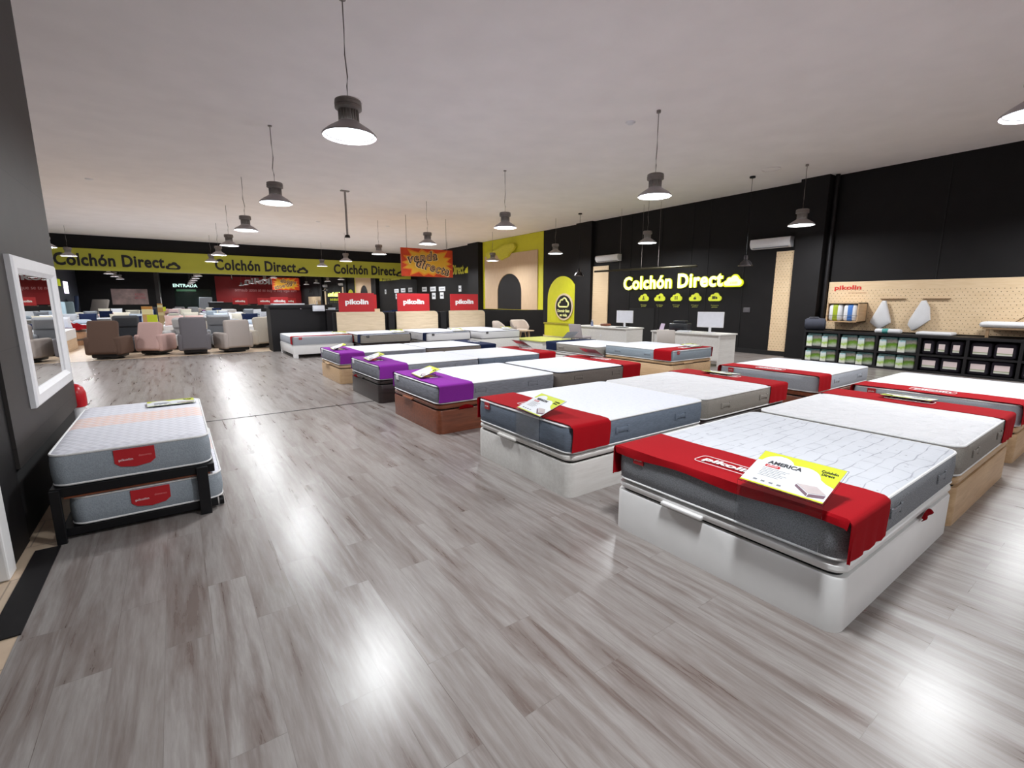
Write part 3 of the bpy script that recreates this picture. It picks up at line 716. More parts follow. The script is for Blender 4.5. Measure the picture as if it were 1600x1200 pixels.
    if not simple:
        bm = BM(); prism(bm, rrect(-w * 0.36, h * 0.55, -w * 0.17, h * 0.625, 0.005, 3), 0.0014, 0.002, cf); part('logo_box', bm, M_redp, c, smooth=False)
        text('lettering', 'pikolin', c, C(-w * 0.265, h * 0.587, 0.0022), M_txtw, width=w * 0.13, extrude=0.0005)
    text('lettering', 'Colchón\nDirect', c, C(w * 0.36, h * 0.78, 0.002), M_txtb, width=w * 0.19, height=h * 0.15, extrude=0.0006, offset=0.03)
    return t
def T(x, y, rz=0.0): return Matrix.Translation((x, y, 0)) @ Matrix.Rotation(math.radians(rz), 4, 'Z')
Z0, Z1 = 0.358, 0.575
WD, LN = 1.38, 1.79
KA = (M_sideA, M_topA, M_pipew); KB = (M_sideB, M_topB, M_pipew); KC = (M_sideC, M_topB, M_pipew); KD = (M_sideD, M_topT, M_pipew); KE = (M_sideE, M_topB, M_pipew); KF = (M_sideG, M_topB, M_piped)
GB, GM, GR, GS = 'storage bed bases on the sales floor', 'display mattresses on the sales floor', 'cloth runners over the mattress feet', 'acrylic price sign holders'
# first file, feet to the left aisle
m = T(2.37, 0.72)
add_base(m, WD, LN, M_white, 'glossy white storage base nearest the camera', group=GB)
add_mattress(m, WD, LN, Z0, Z1, KA, 'nearest mattress, grey stitched blocks on top and dark heather grey side', GM, M_redp)
add_runner(m, WD, Z0, Z1, M_red, 'red runner over the foot of the nearest grey mattress', x0=-0.006, wid=0.46, group=GR, front=0.035)
add_sign(m, -0.045, 0.3, Z1 + 0.06, 'AMERICA', 'large price sign reading AMERICA leaning on the nearest mattress', group=GS)
m = T(2.4, 2.6)
add_base(m, WD, LN, M_whitewood, 'white wood-grain storage base, second from the camera along the aisle', group=GB)
add_mattress(m, WD, LN, Z0, Z1 + 0.01, KB, 'white mattress with blue grey side on the white wood-grain base', GM, M_redp)
add_runner(m, WD, Z0, Z1 + 0.01, M_red, 'red runner over the foot of the blue grey sided mattress', x0=0.01, wid=0.42, group=GR)
add_sign(m, -0.03, 0.5, Z1 + 0.045, 'VERAGON', 'price sign leaning on the mattress with the blue grey side', group=GS, rz=math.radians(-8))
for (x, y, mt, bn, kz) in ((2.38, 4.83, M_cherry, 'reddish brown', 3), (2.42, 6.88, M_wenge, 'almost black', 4), (2.42, 8.96, M_oak, 'pale oak', 5)):
    m = T(x, y)
    add_base(m, WD, LN, mt, '%s storage base with a purple covered mattress on it' % bn, group=GB, handle=mat('copper_handle', (176, 112, 84), 0.35, 0.5) if mt is M_cherry else None)
    add_mattress(m, WD, LN, Z0, Z1, KC, 'grey sided mattress with purple runner on the %s base' % bn, GM, M_whitem)
    add_runner(m, WD, Z0, Z1, M_purple, 'purple runner on the mattress above the %s base' % bn, x0=0.01, wid=0.46, group=GR)
    add_sign(m, 0.06, 0.72, Z1 + 0.036, None, 'price sign leaning on the purple runner above the %s base' % bn, group=GS, simple=True, hang=0, tilt=18, rz=math.radians(-6))
# second file, heads to the first, feet to the right
for (y, kd, bt, rn, zt, dsc, bd) in (
        (0.72, KD, M_oak, M_red, Z1 + 0.005, 'tufted white mattress with beige grey side beside the nearest mattress', 'light oak storage base right of the nearest white base'),
        (2.62, KD, M_wenge, M_red, Z1 + 0.005, 'tufted white mattress with taupe side behind the blue grey sided one', 'black storage base under the taupe sided tufted mattress'),
        (4.83, KF, M_wenge, M_red, Z1, 'plain white mattress with brown grey side and red runner in the middle', 'dark storage base hidden under the brown grey sided mattress'),
        (6.88, KB, M_whitewood, M_red, Z1, 'plain white mattress with blue side behind the brown grey sided one', 'storage base under the white mattress level with the almost black base'),
        (8.96, KF, M_oak, M_navy, Z1, 'white mattress with navy runner in the middle of the floor', 'storage base under the white mattress with the navy runner')):
    m = T(5.93, y + WD, 180)
    add_base(m, WD, 1.71, bt, bd, group=GB)
    add_mattress(m, WD, 1.71, Z0, zt, kd, dsc, GM, M_redp)
    rl = ('navy' if rn is M_navy else 'red') + ' runner on the far foot of the ' + dsc.replace('beside the nearest mattress', 'next to the nearest one')
    add_runner(m, WD, Z0, zt, rn, ' '.join(rl.split()[:16]), x0=0.02, wid=0.4, group=GR)
for (y, lab) in ((0.72 + 0.72, 'price sign lying on the far edge of the tufted mattress with beige grey side'), (2.62 + 0.8, 'price sign lying on the far edge of the tufted mattress with taupe side'), (4.83 + 1.0, 'price sign leaning past the brown grey sided mattress'), (6.88 + 1.0, 'price sign leaning past the blue sided middle mattress')):
    add_sign(T(5.93, y, 180), -0.03, 0.0, Z1 + 0.03, None, lab, group=GS, simple=True, tilt=4 if y < 4 else 30, hang=0.2)
# third file
for (x, y, kd, bt, dsc, bd) in ((6.42, 0.74, KE, M_oak, 'white mattress with grey side at the right edge of the picture', 'oak storage base at the right edge of the picture'),
                            (6.72, 2.6, KE, M_cherry, 'white mattress with light grey side in front of the black shelves', 'reddish brown storage base in front of the black shelves')):
    m = T(x, y)
    add_base(m, WD, 1.75, bt, bd, group=GB); add_mattress(m, WD, 1.75, Z0, Z1, kd, dsc, GM, M_redp)
    add_runner(m, WD, Z0, Z1, M_red, 'red runner on the ' + dsc, x0=0.0, wid=0.36, group=GR)
# pair by the desks
m = T(9.27, 5.66, 90)
add_base(m, 1.4, 1.8, M_oak, 'light oak storage base in front of the right desk', group=GB)
add_mattress(m, 1.4, 1.8, Z0, Z1, (M_sideF, M_topB, M_pipew), 'white mattress with pale blue grey side in front of the right desk', GM, M_redp)
add_runner(m, 1.4, Z0, Z1, M_red, 'red runner on the mattress in front of the right desk', x0=0.01, wid=0.42, group=GR)
add_sign(m, 0.1, 0.42, Z1 + 0.036, None, 'price sign on the red runner of the mattress by the right desk', group=GS, simple=True, tilt=6, hang=0.0)
m = T(7.72, 9.35, -90)
add_base(m, 1.4, 1.8, M_whitewood, 'white storage base in front of the left desk', z=0.22, group=GB)
add_mattress(m, 1.4, 1.8, 0.3, 0.515, (M_sideD, M_topB, M_pipew), 'beige grey sided mattress in front of the left desk', GM)
add_runner(m, 1.4, 0.3, 0.515, M_navy, 'navy runner on the mattress in front of the left desk', x0=0.01, wid=0.4, group=GR, letter=False)
# leaning sign holders seen from behind
add_sign(T(8.6, 9.5, -90), 0.0, 0.0, 0.56, None, 'tilted price sign at the foot of the navy runner mattress by the left desk', group=GS, simple=True, tilt=40)

# white bed with legs by the counter
t = thing('platform_bed', 'white bed standing on short square legs before the black counter', 'bed', (0, 0, 0)); t.matrix_world = T(4.15, 13.75, 90)
bm = BM(); box(bm, (0, 0, 0.1), (1.9, 1.62, 0.34), 0.012); part('body', bm, M_white, t)
for (a, b) in ((0.03, 0.03), (0.03, 1.53), (1.8, 0.03), (1.8, 1.53)):
    bm = BM(); box(bm, (a - 0.028, b - 0.028, 0), (a + 0.07, b + 0.09, 0.12), 0.006); part('leg', bm, M_white, t)
m = T(4.15, 13.75, 90)
add_mattress(m, 1.62, 1.9, 0.342, 0.58, (M_sideE, M_topB, M_pipew), 'white mattress on the white bed frame with legs', GM, M_redp, handles=False)
add_runner(m, 1.62, 0.342, 0.58, M_red, 'narrow red runner on the mattress of the white bed with legs', x0=0.03, wid=0.22, drop0=0.85, drop1=0.85, letter=False, group=GR)
add_sign(m, 0.2, 0.28, 0.6, None, 'price sign on the mattress of the white bed with legs', group=GS, simple=True, tilt=12, hang=0)
# three beds with headboards
for i, (xr, y0, w, kd, bt, rn, hx0, hx1, px0, px1) in enumerate((
        (5.68, 13.15, 1.5, (M_sideD, M_topB, M_piped), M_wenge, M_navy, 4.08, 5.6, 4.18, 5.3),
        (7.5, 12.75, 1.5, (M_sideW, M_topB, M_piped), M_whitewood, M_navy, 6.0, 7.52, 6.08, 7.24),
        (9.3, 12.6, 1.5, (M_sideW, M_topB, M_piped), M_whitewood, None, 7.97, 9.46, 8.06, 9.2))):
    nm = ('left', 'middle', 'right')[i]
    m = T(xr, y0, 90); l = 15.02 - y0
    add_base(m, w, l, bt, 'storage base of the %s headboard bed' % nm, group=GB, lid=(i != 2), z=0.28 if i != 2 else 0.352)
    add_mattress(m, w, l, Z0, Z1 + 0.02, kd, 'mattress on the %s of the three headboard beds' % nm, GM, M_txtb)
    if rn: add_runner(m, w, Z0, Z1 + 0.02, rn, 'navy runner on the %s headboard bed' % nm, x0=0.05, wid=0.22, letter=False, group=GR)
    add_sign(m, 0.3, 0.25, Z1 + 0.042, None, 'price sign at the foot of the %s headboard bed' % nm, group=GS, simple=True, tilt=14, hang=0)
    bm = BM(); pts = [(hx0, 0.3), (hx1, 0.3), (hx1, 1.08)] + [(hx1 - 0.14 + 0.14 * math.cos(math.radians(a)), 1.06 + 0.14 * math.sin(math.radians(a))) for a in range(10, 91, 10)] + [(hx0, 1.2)]
    prism(bm, pts, 0, 0.05, FC(0, 15.1, 0))
    single('headboard', bm, M_paleoak, 'pale oak headboard of the %s bed below its red sign' % nm, 'headboard', 'pale oak headboards', smooth=False)
    t = thing('sign_board', 'red sign board with white lettering above the %s headboard' % nm, 'sign', group='red sign boards with white lettering')
    bm = BM(); box(bm, (px0, 15.11, 1.2), (px1, 15.15, 1.785), 0.004); part('board', bm, M_redp, t, smooth=False)
    cx = (px0 + px1) / 2
    text('lettering', 'pikolin', t, FC(cx, 15.108, 1.49), M_txtw, width=(px1 - px0) * 0.64, height=0.2, extrude=0.003, offset=0.045)
    text('lettering', 'pikolin', t, FB(cx, 15.152, 1.49), M_txtw, width=(px1 - px0) * 0.64, height=0.2, extrude=0.003, offset=0.045)
bm = BM(); box(bm, (4.0, 15.16, 0), (12.35, 15.3, 1.18)); single('low_partition', bm, M_black2, 'black low partition wall behind the headboard beds', 'partition', smooth=False)
for i, x in enumerate((5.72, 7.62)):
    bm = BM(); box(bm, (x, 15.02, 0), (x + 0.2, 15.155, 1.17), 0.003); single('display_post', bm, M_black2, 'black post between the %s headboards' % ('left and middle', 'middle and right')[i], 'post', 'black posts between the headboards', smooth=False)
# counter
t = thing('counter', 'tall black counter left of the headboard beds', 'counter')
bm = BM(); box(bm, (2.38, 16.02, 0), (3.98, 16.75, 1.32), 0.004); part('body', bm, M_black2, t, smooth=False)
bm = BM(); box(bm, (2.34, 15.98, 1.32), (4.02, 16.8, 1.42), 0.006); part('top', bm, M_blackm, t)
bm = BM(); cyl(bm, (3.25, 15.98, 1.3), (3.25, 16.02, 1.3), 0.02, n=12); part('lock', bm, M_chrome, t)
bm = BM(); box(bm, (2.5, 16.1, 1.421), (3.4, 16.6, 1.46), 0.006); single('paper_stack', bm, M_card, 'white paper pile on the tall black counter', 'papers')
bm = BM(); box(bm, (3.6, 15.9, 1.22), (3.95, 16.01, 1.4), 0.01); box(bm, (3.62, 15.88, 1.27), (3.93, 15.9, 1.3)); single('leaflet_tray', bm, M_card, 'white leaflet tray hanging at the right end of the black counter', 'tray')
bm = BM(); box(bm, (4.0, 15.9, 0), (4.5, 16.5, 1.25)); single('side_cabinet', bm, M_black2, 'black cabinet between counter and left headboard', 'cabinet', smooth=False)
# back-to-back displays that face the mirror
for i, (cx, y) in enumerate(((6.85, 21.0),)):
    t = thing('sign_board', 'red sign board partly hidden behind the left headboard sign', 'sign')
    text('lettering', 'pikolin', t, FC(cx, y - 0.002, 1.5), M_txtw, width=0.8, height=0.24, extrude=0.003, offset=0.045)
    bm = BM(); box(bm, (cx - 0.62, y, 1.2), (cx + 0.62, y + 0.04, 1.82), 0.004); part('board', bm, M_redp, t, smooth=False)
    text('lettering', 'pikolin', t, FB(cx, y + 0.042, 1.5), M_txtw, width=0.8, height=0.24, extrude=0.003, offset=0.045)
    bm = BM(); box(bm, (cx - 0.75, y - 0.02, 0.0), (cx + 0.75, y + 0.05, 1.19), 0.004); single('headboard', bm, M_paleoak, 'pale oak headboard below the half hidden red sign board', 'headboard', smooth=False)

# ---------------------------------------------------------------- mattress pair in the steel rack, left
m = T(-0.76, 4.0, 0)
# feet face the camera here: local x -> +Y
m = T(0.12, 4.0, 90)
KZ = (fabric('pale_blue_grey_side', (150, 158, 166), 120, (1, 1, 1), 0.1), M_topZ, M_pipew)
add_mattress(m, 0.87, 1.66, 0.37, 0.585, KZ, 'upper small mattress on the steel rack, white zigzag top with an orange band', None, tagbig=True, handles=False)
m2 = T(0.17, 4.015, 90)
add_mattress(m2, 0.86, 1.62, 0.085, 0.282, KZ, 'lower small mattress inside the steel rack by the dark wall', None, tagbig=True, handles=False)
t = thing('bed_rack', 'black steel rack holding two small mattresses by the left wall', 'rack')
bm = BM(); box(bm, (-0.74, 4.02, 0.025), (0.13, 5.62, 0.08), 0.004); part('lower_frame', bm, M_blackm, t, smooth=False)
bm = BM(); box(bm, (-0.76, 3.99, 0.305), (0.13, 5.65, 0.367), 0.004); part('upper_frame', bm, M_blackm, t, smooth=False)
bm = BM(); box(bm, (-0.7, 4.0, 0.288), (0.1, 4.03, 0.302), 0.003); part('wood_slat', bm, M_cherry, t, smooth=False)
for (x, y) in ((0.05, 3.965), (-0.745, 3.975), (0.05, 5.66), (-0.72, 5.66)):
    bm = BM(); box(bm, (x - (0.035 if x > 0 else 0.015), y - 0.012, 0), (x + 0.035, y + 0.02, 0.36), 0.003); part('leg', bm, M_blackm, t, smooth=False)
for x in (0.14,):
    bm = BM(); cyl(bm, (x - 0.0, 4.1, 0.035), (x + 0.03, 4.1, 0.035), 0.033, n=16); part('wheel', bm, M_blackm, t)
# card lying on it
m3 = T(0.0, 5.28, 90)
add_sign(m3, 0.0, 0.1, 0.607, None, 'flat price sign lying on the upper small mattress', tilt=1, hang=0, simple=True, w=0.36, h=0.22, rz=0.05)

# ---------------------------------------------------------------- wall mirror on the pier
t = thing('framed_mirror', 'white framed mirror on the dark tiled wall', 'mirror')
y0, y1, z0, z1 = 4.655, 6.13, 0.79, 1.862; fw = 0.15
bm = BM()
prof = [(0, 0.0), (0, 0.03), (0.015, 0.042), (0.085, 0.042), (0.105, 0.028), (0.12, 0.018), (0.12, 0.0)]
loops = []
for d, hgt in prof: loops.append([(PX + hgt, y0 + d, z0 + d), (PX + hgt, y1 - d, z0 + d), (PX + hgt, y1 - d, z1 - d), (PX + hgt, y0 + d, z1 - d)])
loft(bm, loops, cap=False); part('frame', bm, M_whitem, t, smooth=False)
bm = BM(); box(bm, (PX + 0.001, y0 + 0.11, z0 + 0.11), (PX + 0.012, y1 - 0.11, z1 - 0.11)); part('mirror_glass', bm, M_mirror2, t, smooth=False)
# fire extinguisher peeping past the pier
t = thing('fire_extinguisher', 'red extinguisher with white base beyond the dark wall end', 'extinguisher', (-0.915, 6.55, 0))
bm = BM(); lathe(bm, [(0, 0.44), (0.07, 0.46), (0.078, 0.49), (0.078, 0.6), (0.06, 0.66), (0.03, 0.69), (0, 0.7)], 20); part('cylinder', bm, mat('red_enamel', (196, 24, 36), 0.3), t)
bm = BM(); lathe(bm, [(0, 0.0), (0.09, 0.0), (0.07, 0.03), (0.06, 0.46), (0, 0.46)], 20); part('stand', bm, M_whitem, t)

# ================================================================ RIGHT WALL OBJECTS
# neon sign
t = thing('neon_sign', 'glowing yellow letters on the black wall above the desks', 'sign')
mm = RW(RX - 0.03, 10.35, 2.2)
text('lettering', 'Colchón Direct', t, mm @ Matrix.Rotation(math.radians(0.6), 4, 'Z'), M_neon2, width=3.98, height=0.46, extrude=0.025, offset=0.05, space=1.08)
text('lettering', 'Colchón Direct', t, mm @ Matrix.Rotation(math.radians(0.6), 4, 'Z') @ Matrix.Translation((0, 0, 0.026)), M_neon, width=3.98, height=0.46, extrude=0.004, offset=0.036, space=1.08)
bm = BM(); prism(bm, cloud(0.66), 0, 0.04, RW(RX - 0.03, 8.02, 2.14)); part('cloud_logo', bm, M_neon2, t, smooth=False)
bm = BM(); prism(bm, [(x * .86, y * .8) for x, y in cloud(0.66)], 0.04, 0.046, RW(RX - 0.03, 8.02, 2.14)); part('cloud_logo', bm, M_neon, t, smooth=False)
text('lettering', '.com', t, RW(RX - 0.078, 8.0, 2.08), mat('olive_print', (110, 110, 20), 0.5), width=0.25, extrude=0.002)
for i, y in enumerate((11.4, 10.7, 10.02, 9.3, 8.6)):
    t = thing('cloud_plaque', 'yellow cloud plaque with small icon and two text lines, %s of five' % ('first', 'second', 'third', 'fourth', 'last')[i], 'plaque', group='yellow cloud plaques below the glowing letters')
    zz = 1.66 + (0.0 if i else 0.0)
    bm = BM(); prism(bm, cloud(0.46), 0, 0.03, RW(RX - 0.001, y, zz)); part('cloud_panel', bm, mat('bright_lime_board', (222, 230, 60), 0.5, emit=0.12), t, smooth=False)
    bm = BM()
    q = RW(RX - 0.031, y, zz - 0.03)
    if i == 0: prism(bm, rrect(-.03, .02, .03, .08, .029, 4), 0, .002, q); prism(bm, [(-.06, -.04), (.06, -.04), (.03, .01), (-.03, .01)], 0, .002, q)
    elif i == 1: prism(bm, rrect(-.035, 0, .035, .08, .034, 4), 0, .002, q); prism(bm, [(-.02, 0.01), (0, -.05), (.02, .01)], 0, .002, q)
    elif i == 2:
        for a in (-.06, .01):
            for b in (-.04, .02): prism(bm, rrect(a, b, a + .05, b + .045, .008, 3), 0, .002, q)
    elif i == 3: prism(bm, [(-.05, -.04), (.04, -.04), (.05, .02), (.01, .02), (.01, .07), (-.02, .02), (-.05, .02)], 0, .002, q)
    else: prism(bm, [(-.09, -.03), (.02, -.03), (.02, .06), (-.09, .06)], 0, .002, q); prism(bm, [(.03, -.03), (.09, -.03), (.09, .02), (.06, .045), (.03, .045)], 0, .002, q)
    part('icon', bm, mat('olive_black_print', (60, 62, 30), 0.5), t, smooth=False)
    for j, (bd, ww) in enumerate((('Descanso', .27), ('garantizado', .2))):
        if i == 1: bd = ('Confianza', 'y calidad')[j]
        if i == 2: bd = ('Entrega', 'y montaje')[j]
        if i == 3: bd = ('Mejor', 'precio')[j]
        if i == 4: bd = ('Transporte', 'gratuito')[j]
        text('lettering', bd, t, RW(RX - 0.004, y, 1.4 - 0.055 * j), mat('pale_lime_print', (190, 196, 90), 0.5), width=ww, height=0.04, extrude=0.002)
# wood strips with holes
for i, (ya, yb) in enumerate(((6.26, 6.81), (13.15, 13.98))):
    bm = BM(); box(bm, (RX - 0.05, ya, 0.04 if i == 0 else 0.04), (RX - 0.001, yb, 2.9), 0.004)
    single('perforated_panel', bm, peg_mat('perforated_ply', 0.09, 0.008, 1, 9), 'tall narrow perforated wood panel %s the desks' % ('right of', 'left of')[i], 'panel', smooth=False)
# air conditioners
for i, (ya, yb, z, h, nm) in enumerate(((6.4, 7.5, 3.0, 0.27, 'larger one at right'), (12.55, 13.7, 3.03, 0.25, 'smaller one at left'))):
    t = thing('air_conditioner', 'white wall air conditioner high on the black wall, ' + nm, 'air conditioner', group='white air conditioners')
    bm = BM(); pts = [(0, 0), (0.12, 0), (0.2, 0.05), (0.24, h * 0.5), (0.23, h - 0.03), (0.2, h), (0, h)]
    prism(bm, pts, 0, yb - ya, frame((RX, yb, z), (-1, 0, 0), (0, 0, 1), (0, -1, 0))); part('housing', bm, M_whitem, t)
    bm = BM(); box(bm, (RX - 0.19, ya + 0.06, z + 0.012), (RX - 0.12, yb - 0.06, z + 0.03), 0.004); part('louvre', bm, M_txtg, t)
# wall plate
bm = BM(); box(bm, (RX - 0.02, 7.45, 1.2), (RX, 7.65, 1.35), 0.005); single('wall_plate', bm, mat('grey_plate', (84, 82, 86), 0.5), 'small grey plate on the black wall right of the monitor', 'wall plate')
# dark doorway
bm = BM(); box(bm, (RX - 0.02, 10.9, 0.0), (RX - 0.002, 12.05, 1.28), 0.15, 5); single('doorway', bm, M_darkgap, 'dark arched doorway between the two desks', 'doorway', smooth=False)
# pegboard
t = thing('peg_board', 'wide wooden pegboard with red lettering above the black shelves', 'pegboard')
bm = BM(); box(bm, (RX - 0.05, -1.6, 0.82), (RX - 0.001, 5.4, 2.02), 0.004); part('board', bm, peg_mat('pegboard_ply', 0.085, 0.008, 1, 1.86), t, smooth=False)
text('lettering', 'pikolin', t, RW(RX - 0.055, 4.97, 1.86), M_txtr, width=0.58, height=0.14, extrude=0.003, offset=0.03)
text('lettering', 'descanso y bienestar', t, RW(RX - 0.053, 4.75, 1.74), mat('pale_tan_print', (200, 160, 130), 0.5), width=0.4, extrude=0.001)
bm = BM()
for (ya, yb) in ((4.24, 3.76), (3.45, 2.98)): box(bm, (RX - 0.1, yb, 1.58), (RX - 0.051, ya, 1.6), 0.003)
for (ya, za, yb, zb) in ((1.95, 1.05, 1.4, 1.55), (1.85, 1.0, 1.45, 1.38), (0.9, 1.05, 0.3, 1.55)):
    cyl(bm, (RX - 0.056, ya, za + 0.05), (RX - 0.056, yb, zb + 0.05), 0.008, n=6)
part('peg', bm, wood('dark_peg_wood', (120, 92, 62), (140, 110, 76)), t)
# wall box with rolled bedding
t = thing('wall_box', 'open wooden wall box on the pegboard', 'box')
xa, xb, ya, yb, za, zb = 13.42, RX - 0.055, 4.5, 5.18, 1.03, 1.5
bm = BM(); th = 0.02
box(bm, (xa, ya, za), (xb, yb, za + th)); box(bm, (xa, ya, zb - th), (xb, yb, zb)); box(bm, (xa, yb - th, za), (xb, yb, zb)); box(bm, (xb - th, ya, za), (xb, yb, zb)); box(bm, (xa, ya, za), (xb, ya + th, zb))
part('body', bm, M_oak, t, smooth=False)
bm = BM(); tube(bm, [(xa - 0.01, ya, za + 0.16), (xa - 0.01, yb, za + 0.16)], 0.006, 6); part('rail', bm, M_blackm, t)
for i, (c, band) in enumerate((((150, 165, 30), 5.0), ((60, 110, 180), 4.7))):
    t = thing('rolled_bedding', 'rolled white bedding with %s band inside the wooden wall box' % ('green', 'blue')[i], 'bedding')
    yc = (5.0, 4.68)[i]
    bm = BM(); soft(bm, (13.44, yc - 0.15, 1.055), (13.85, yc + 0.15, 1.46), 0.06); part('roll', bm, M_sideW, t)
    bm = BM(); soft(bm, (13.434, yc - 0.09, 1.052), (13.8, yc + 0.09, 1.464), 0.06); part('band', bm, mat(('green_band', 'blue_band')[i], c, 0.6), t)
# hanging pillows (kite shaped)
for i, (yc, flip) in enumerate(((4.17, 1), (3.42, -1))):
    m = RW(13.86, yc, 1.2)
    if i == 0: pts = [(-0.015, 0.34), (0.06, 0.34), (0.19, -0.1), (0.2, -0.17), (0.03, -0.31), (-0.02, -0.33), (-0.21, -0.17), (-0.2, -0.12)]
    else: pts = [(-0.03, 0.34), (0.05, 0.35), (0.13, 0.2), (0.17, -0.08), (-0.06, -0.3), (-0.13, -0.33), (-0.22, -0.2), (-0.2, -0.08)]
    bm = BM(); cx = sum(p[0] for p in pts) / len(pts); cy = sum(p[1] for p in pts) / len(pts)
    sc = lambda s: [(cx + (x - cx) * s, cy + (y - cy) * s) for x, y in pts]
    loft(bm, [[(x, y, z) for x, y in sc(s)] for s, z in ((0.9, -0.06), (1.0, -0.035), (1.02, 0), (0.98, 0.03), (0.8, 0.055), (0.4, 0.065))])
    single('hanging_pillow', bm, M_sideW, 'white pillow hanging by its corner on the pegboard, %s one' % ('left', 'right')[i], 'pillow', 'white pillows hanging on the pegboard', mtx=m)
# things on top of the shelf
ST = 0.80
t = thing('rolled_pillow', 'small white rolled pillow with teal band on the black shelf top', 'pillow')
bm = BM(); soft(bm, (13.35, 3.62, ST + 0.005), (13.55, 4.12, ST + 0.105), 0.045); part('roll', bm, M_sideW, t)
bm = BM(); soft(bm, (13.345, 3.83, ST + 0.003), (13.555, 3.99, ST + 0.11), 0.045); part('band', bm, mat('teal_band', (70, 150, 145), 0.6), t)
bm = BM(); soft(bm, (13.35, 2.75, ST + 0.003), (13.8, 3.35, ST + 0.075), 0.03); single('flat_pillow', bm, M_sideW, 'flat white pillow lying on the black shelf top', 'pillow')
bm = BM(); soft(bm, (13.3, 1.35, 1.02), (13.85, 2.35, 1.13), 0.055); single('long_pillow', bm, M_sideW, 'long white pillow on the wooden bracket at the right edge', 'pillow')
bm = BM(); box(bm, (13.35, 1.4, 0.98), (RX - 0.055, 2.3, 1.015), 0.004); box(bm, (13.42, 1.45, ST + 0.01), (13.46, 1.5, 0.98)); box(bm, (13.42, 2.2, ST + 0.01), (13.46, 2.25, 0.98)); single('wall_bracket', bm, M_oak, 'wooden bracket under the long white pillow', 'bracket', smooth=False)
t = thing('rolled_topper', 'grey bag with a rolled topper at the left end of the shelf top', 'bag')
bm = BM(); cyl(bm, (13.32, 5.62, ST + 0.155), (13.5, 5.2, ST + 0.155), 0.15, n=28); bmesh.ops.bevel(bm, geom=[e for e in bm.edges if len(e.link_faces) == 2 and any(len(f.verts) > 10 for f in e.link_faces)], offset=0.03, segments=3, affect='EDGES'); part('bag', bm, fabric('charcoal_bag', (66, 68, 78), 200), t)
bm = BM(); tube(bm, [(13.28, 5.55, ST + 0.26), (13.3, 5.5, ST + 0.33), (13.38, 5.35, ST + 0.33), (13.42, 5.28, ST + 0.27)], 0.012, 8); part('strap', bm, fabric('grey_strap', (110, 112, 120), 200), t)
# black shelf unit
SX = 13.22
t = thing('shelf_unit', 'long low black shelf unit with cubbyholes below the pegboard', 'shelf')
cub = [5.55 - 0.775 * i for i in range(10)]
bm = BM(); box(bm, (SX, cub[-1], ST - 0.05), (RX - 0.001, 5.56, ST), 0.003); part('top', bm, M_black2, t, smooth=False)
bm = BM(); box(bm, (SX, cub[-1], 0), (RX - 0.001, 5.56, 0.045), 0.003); part('bottom', bm, M_black2, t, smooth=False)
bm = BM(); box(bm, (SX + 0.005, cub[-1], 0.36), (RX - 0.001, 5.56, 0.4)); part('shelf', bm, M_black2, t, smooth=False)
for y in cub:
    bm = BM(); box(bm, (SX + 0.003, y - 0.025, 0.04), (RX - 0.001, y + 0.025, ST - 0.045)); part('divider', bm, M_black2, t, smooth=False)
bm = BM(); box(bm, (RX - 0.02, cub[-1], 0.02), (RX - 0.002, 5.56, ST - 0.02)); part('back_panel', bm, M_darkgap, t, smooth=False)
M_packA = pack_mat('green_photo_pack', [(0.0, (150, 156, 150)), (0.2, (196, 200, 190)), (0.4, (116, 160, 50)), (0.52, (98, 140, 44)), (0.64, (176, 168, 160)), (0.78, (130, 130, 126)), (0.86, (44, 92, 88)), (1.0, (36, 76, 76))], True)
M_packB = pack_mat('white_green_box', [(0.0, (226, 226, 220)), (0.25, (214, 220, 200)), (0.4, (160, 196, 70)), (0.55, (200, 214, 190)), (0.8, (220, 226, 226)), (1.0, (120, 176, 182))], True)
M_packC = fabric('dark_bag', (44, 40, 48), 120)
M_lab = pack_mat('pink_white_label', [(0.0, (206, 208, 196)), (0.2, (150, 160, 120)), (0.3, (222, 206, 204)), (1.0, (228, 216, 214))])
def packs(i, row):
    z = 0.402 if row == 0 else 0.047; ytop = cub[i] - 0.03; hgt = 0.335 if row == 0 else 0.3
    rn = ('upper', 'lower')[row]
    for k in range(2):
        ya = ytop - 0.35 * k - 0.015; yb = ya - 0.33
        t = thing('bedding_pack', 'green and white printed bedding pack in the %s row of the black shelf' % rn, 'pack', group='green and white bedding packs, %s row' % rn)
        bm = BM(); soft(bm, (SX + 0.06, yb, z), (SX + 0.45, ya, z + hgt), 0.02); part('pack', bm, M_packA, t)
        t = thing('folded_box', 'small white and green box before a bedding pack, %s row' % rn, 'box', group='small white and green boxes, %s row' % rn)
        bm = BM(); box(bm, (SX + 0.01, ya - 0.135, z), (SX + 0.055, ya - 0.01, z + hgt * 0.8), 0.004); part('box', bm, M_packB, t, smooth=False)
for i in range(3):
    for row in (0, 1): packs(i, row)
for i in range(3, 9):
    for row in (0, 1):
        z = 0.402 if row == 0 else 0.047; rn = ('upper', 'lower')[row]
        n = 3 if (i == 3 and row == 0) else 2
        for k in range(n):
            wv = 0.7 / n; ya = cub[i] - 0.03 - wv * k - 0.01; yb = ya - wv + 0.03
            t = thing('pillow_bag', 'dark zipped bedding bag with a pale label in the %s row of the black shelf' % rn, 'bag', group='dark bedding bags, %s row' % rn)
            bm = BM(); soft(bm, (SX + 0.05, yb, z), (SX + 0.4, ya, z + 0.3), 0.05); part('bag', bm, M_packC, t)
            bm = BM(); box(bm, (SX + 0.035, yb + 0.05, z + 0.07), (SX + 0.048, ya - 0.05, z + 0.23), 0.003); part('label_card', bm, M_lab, t, smooth=False)

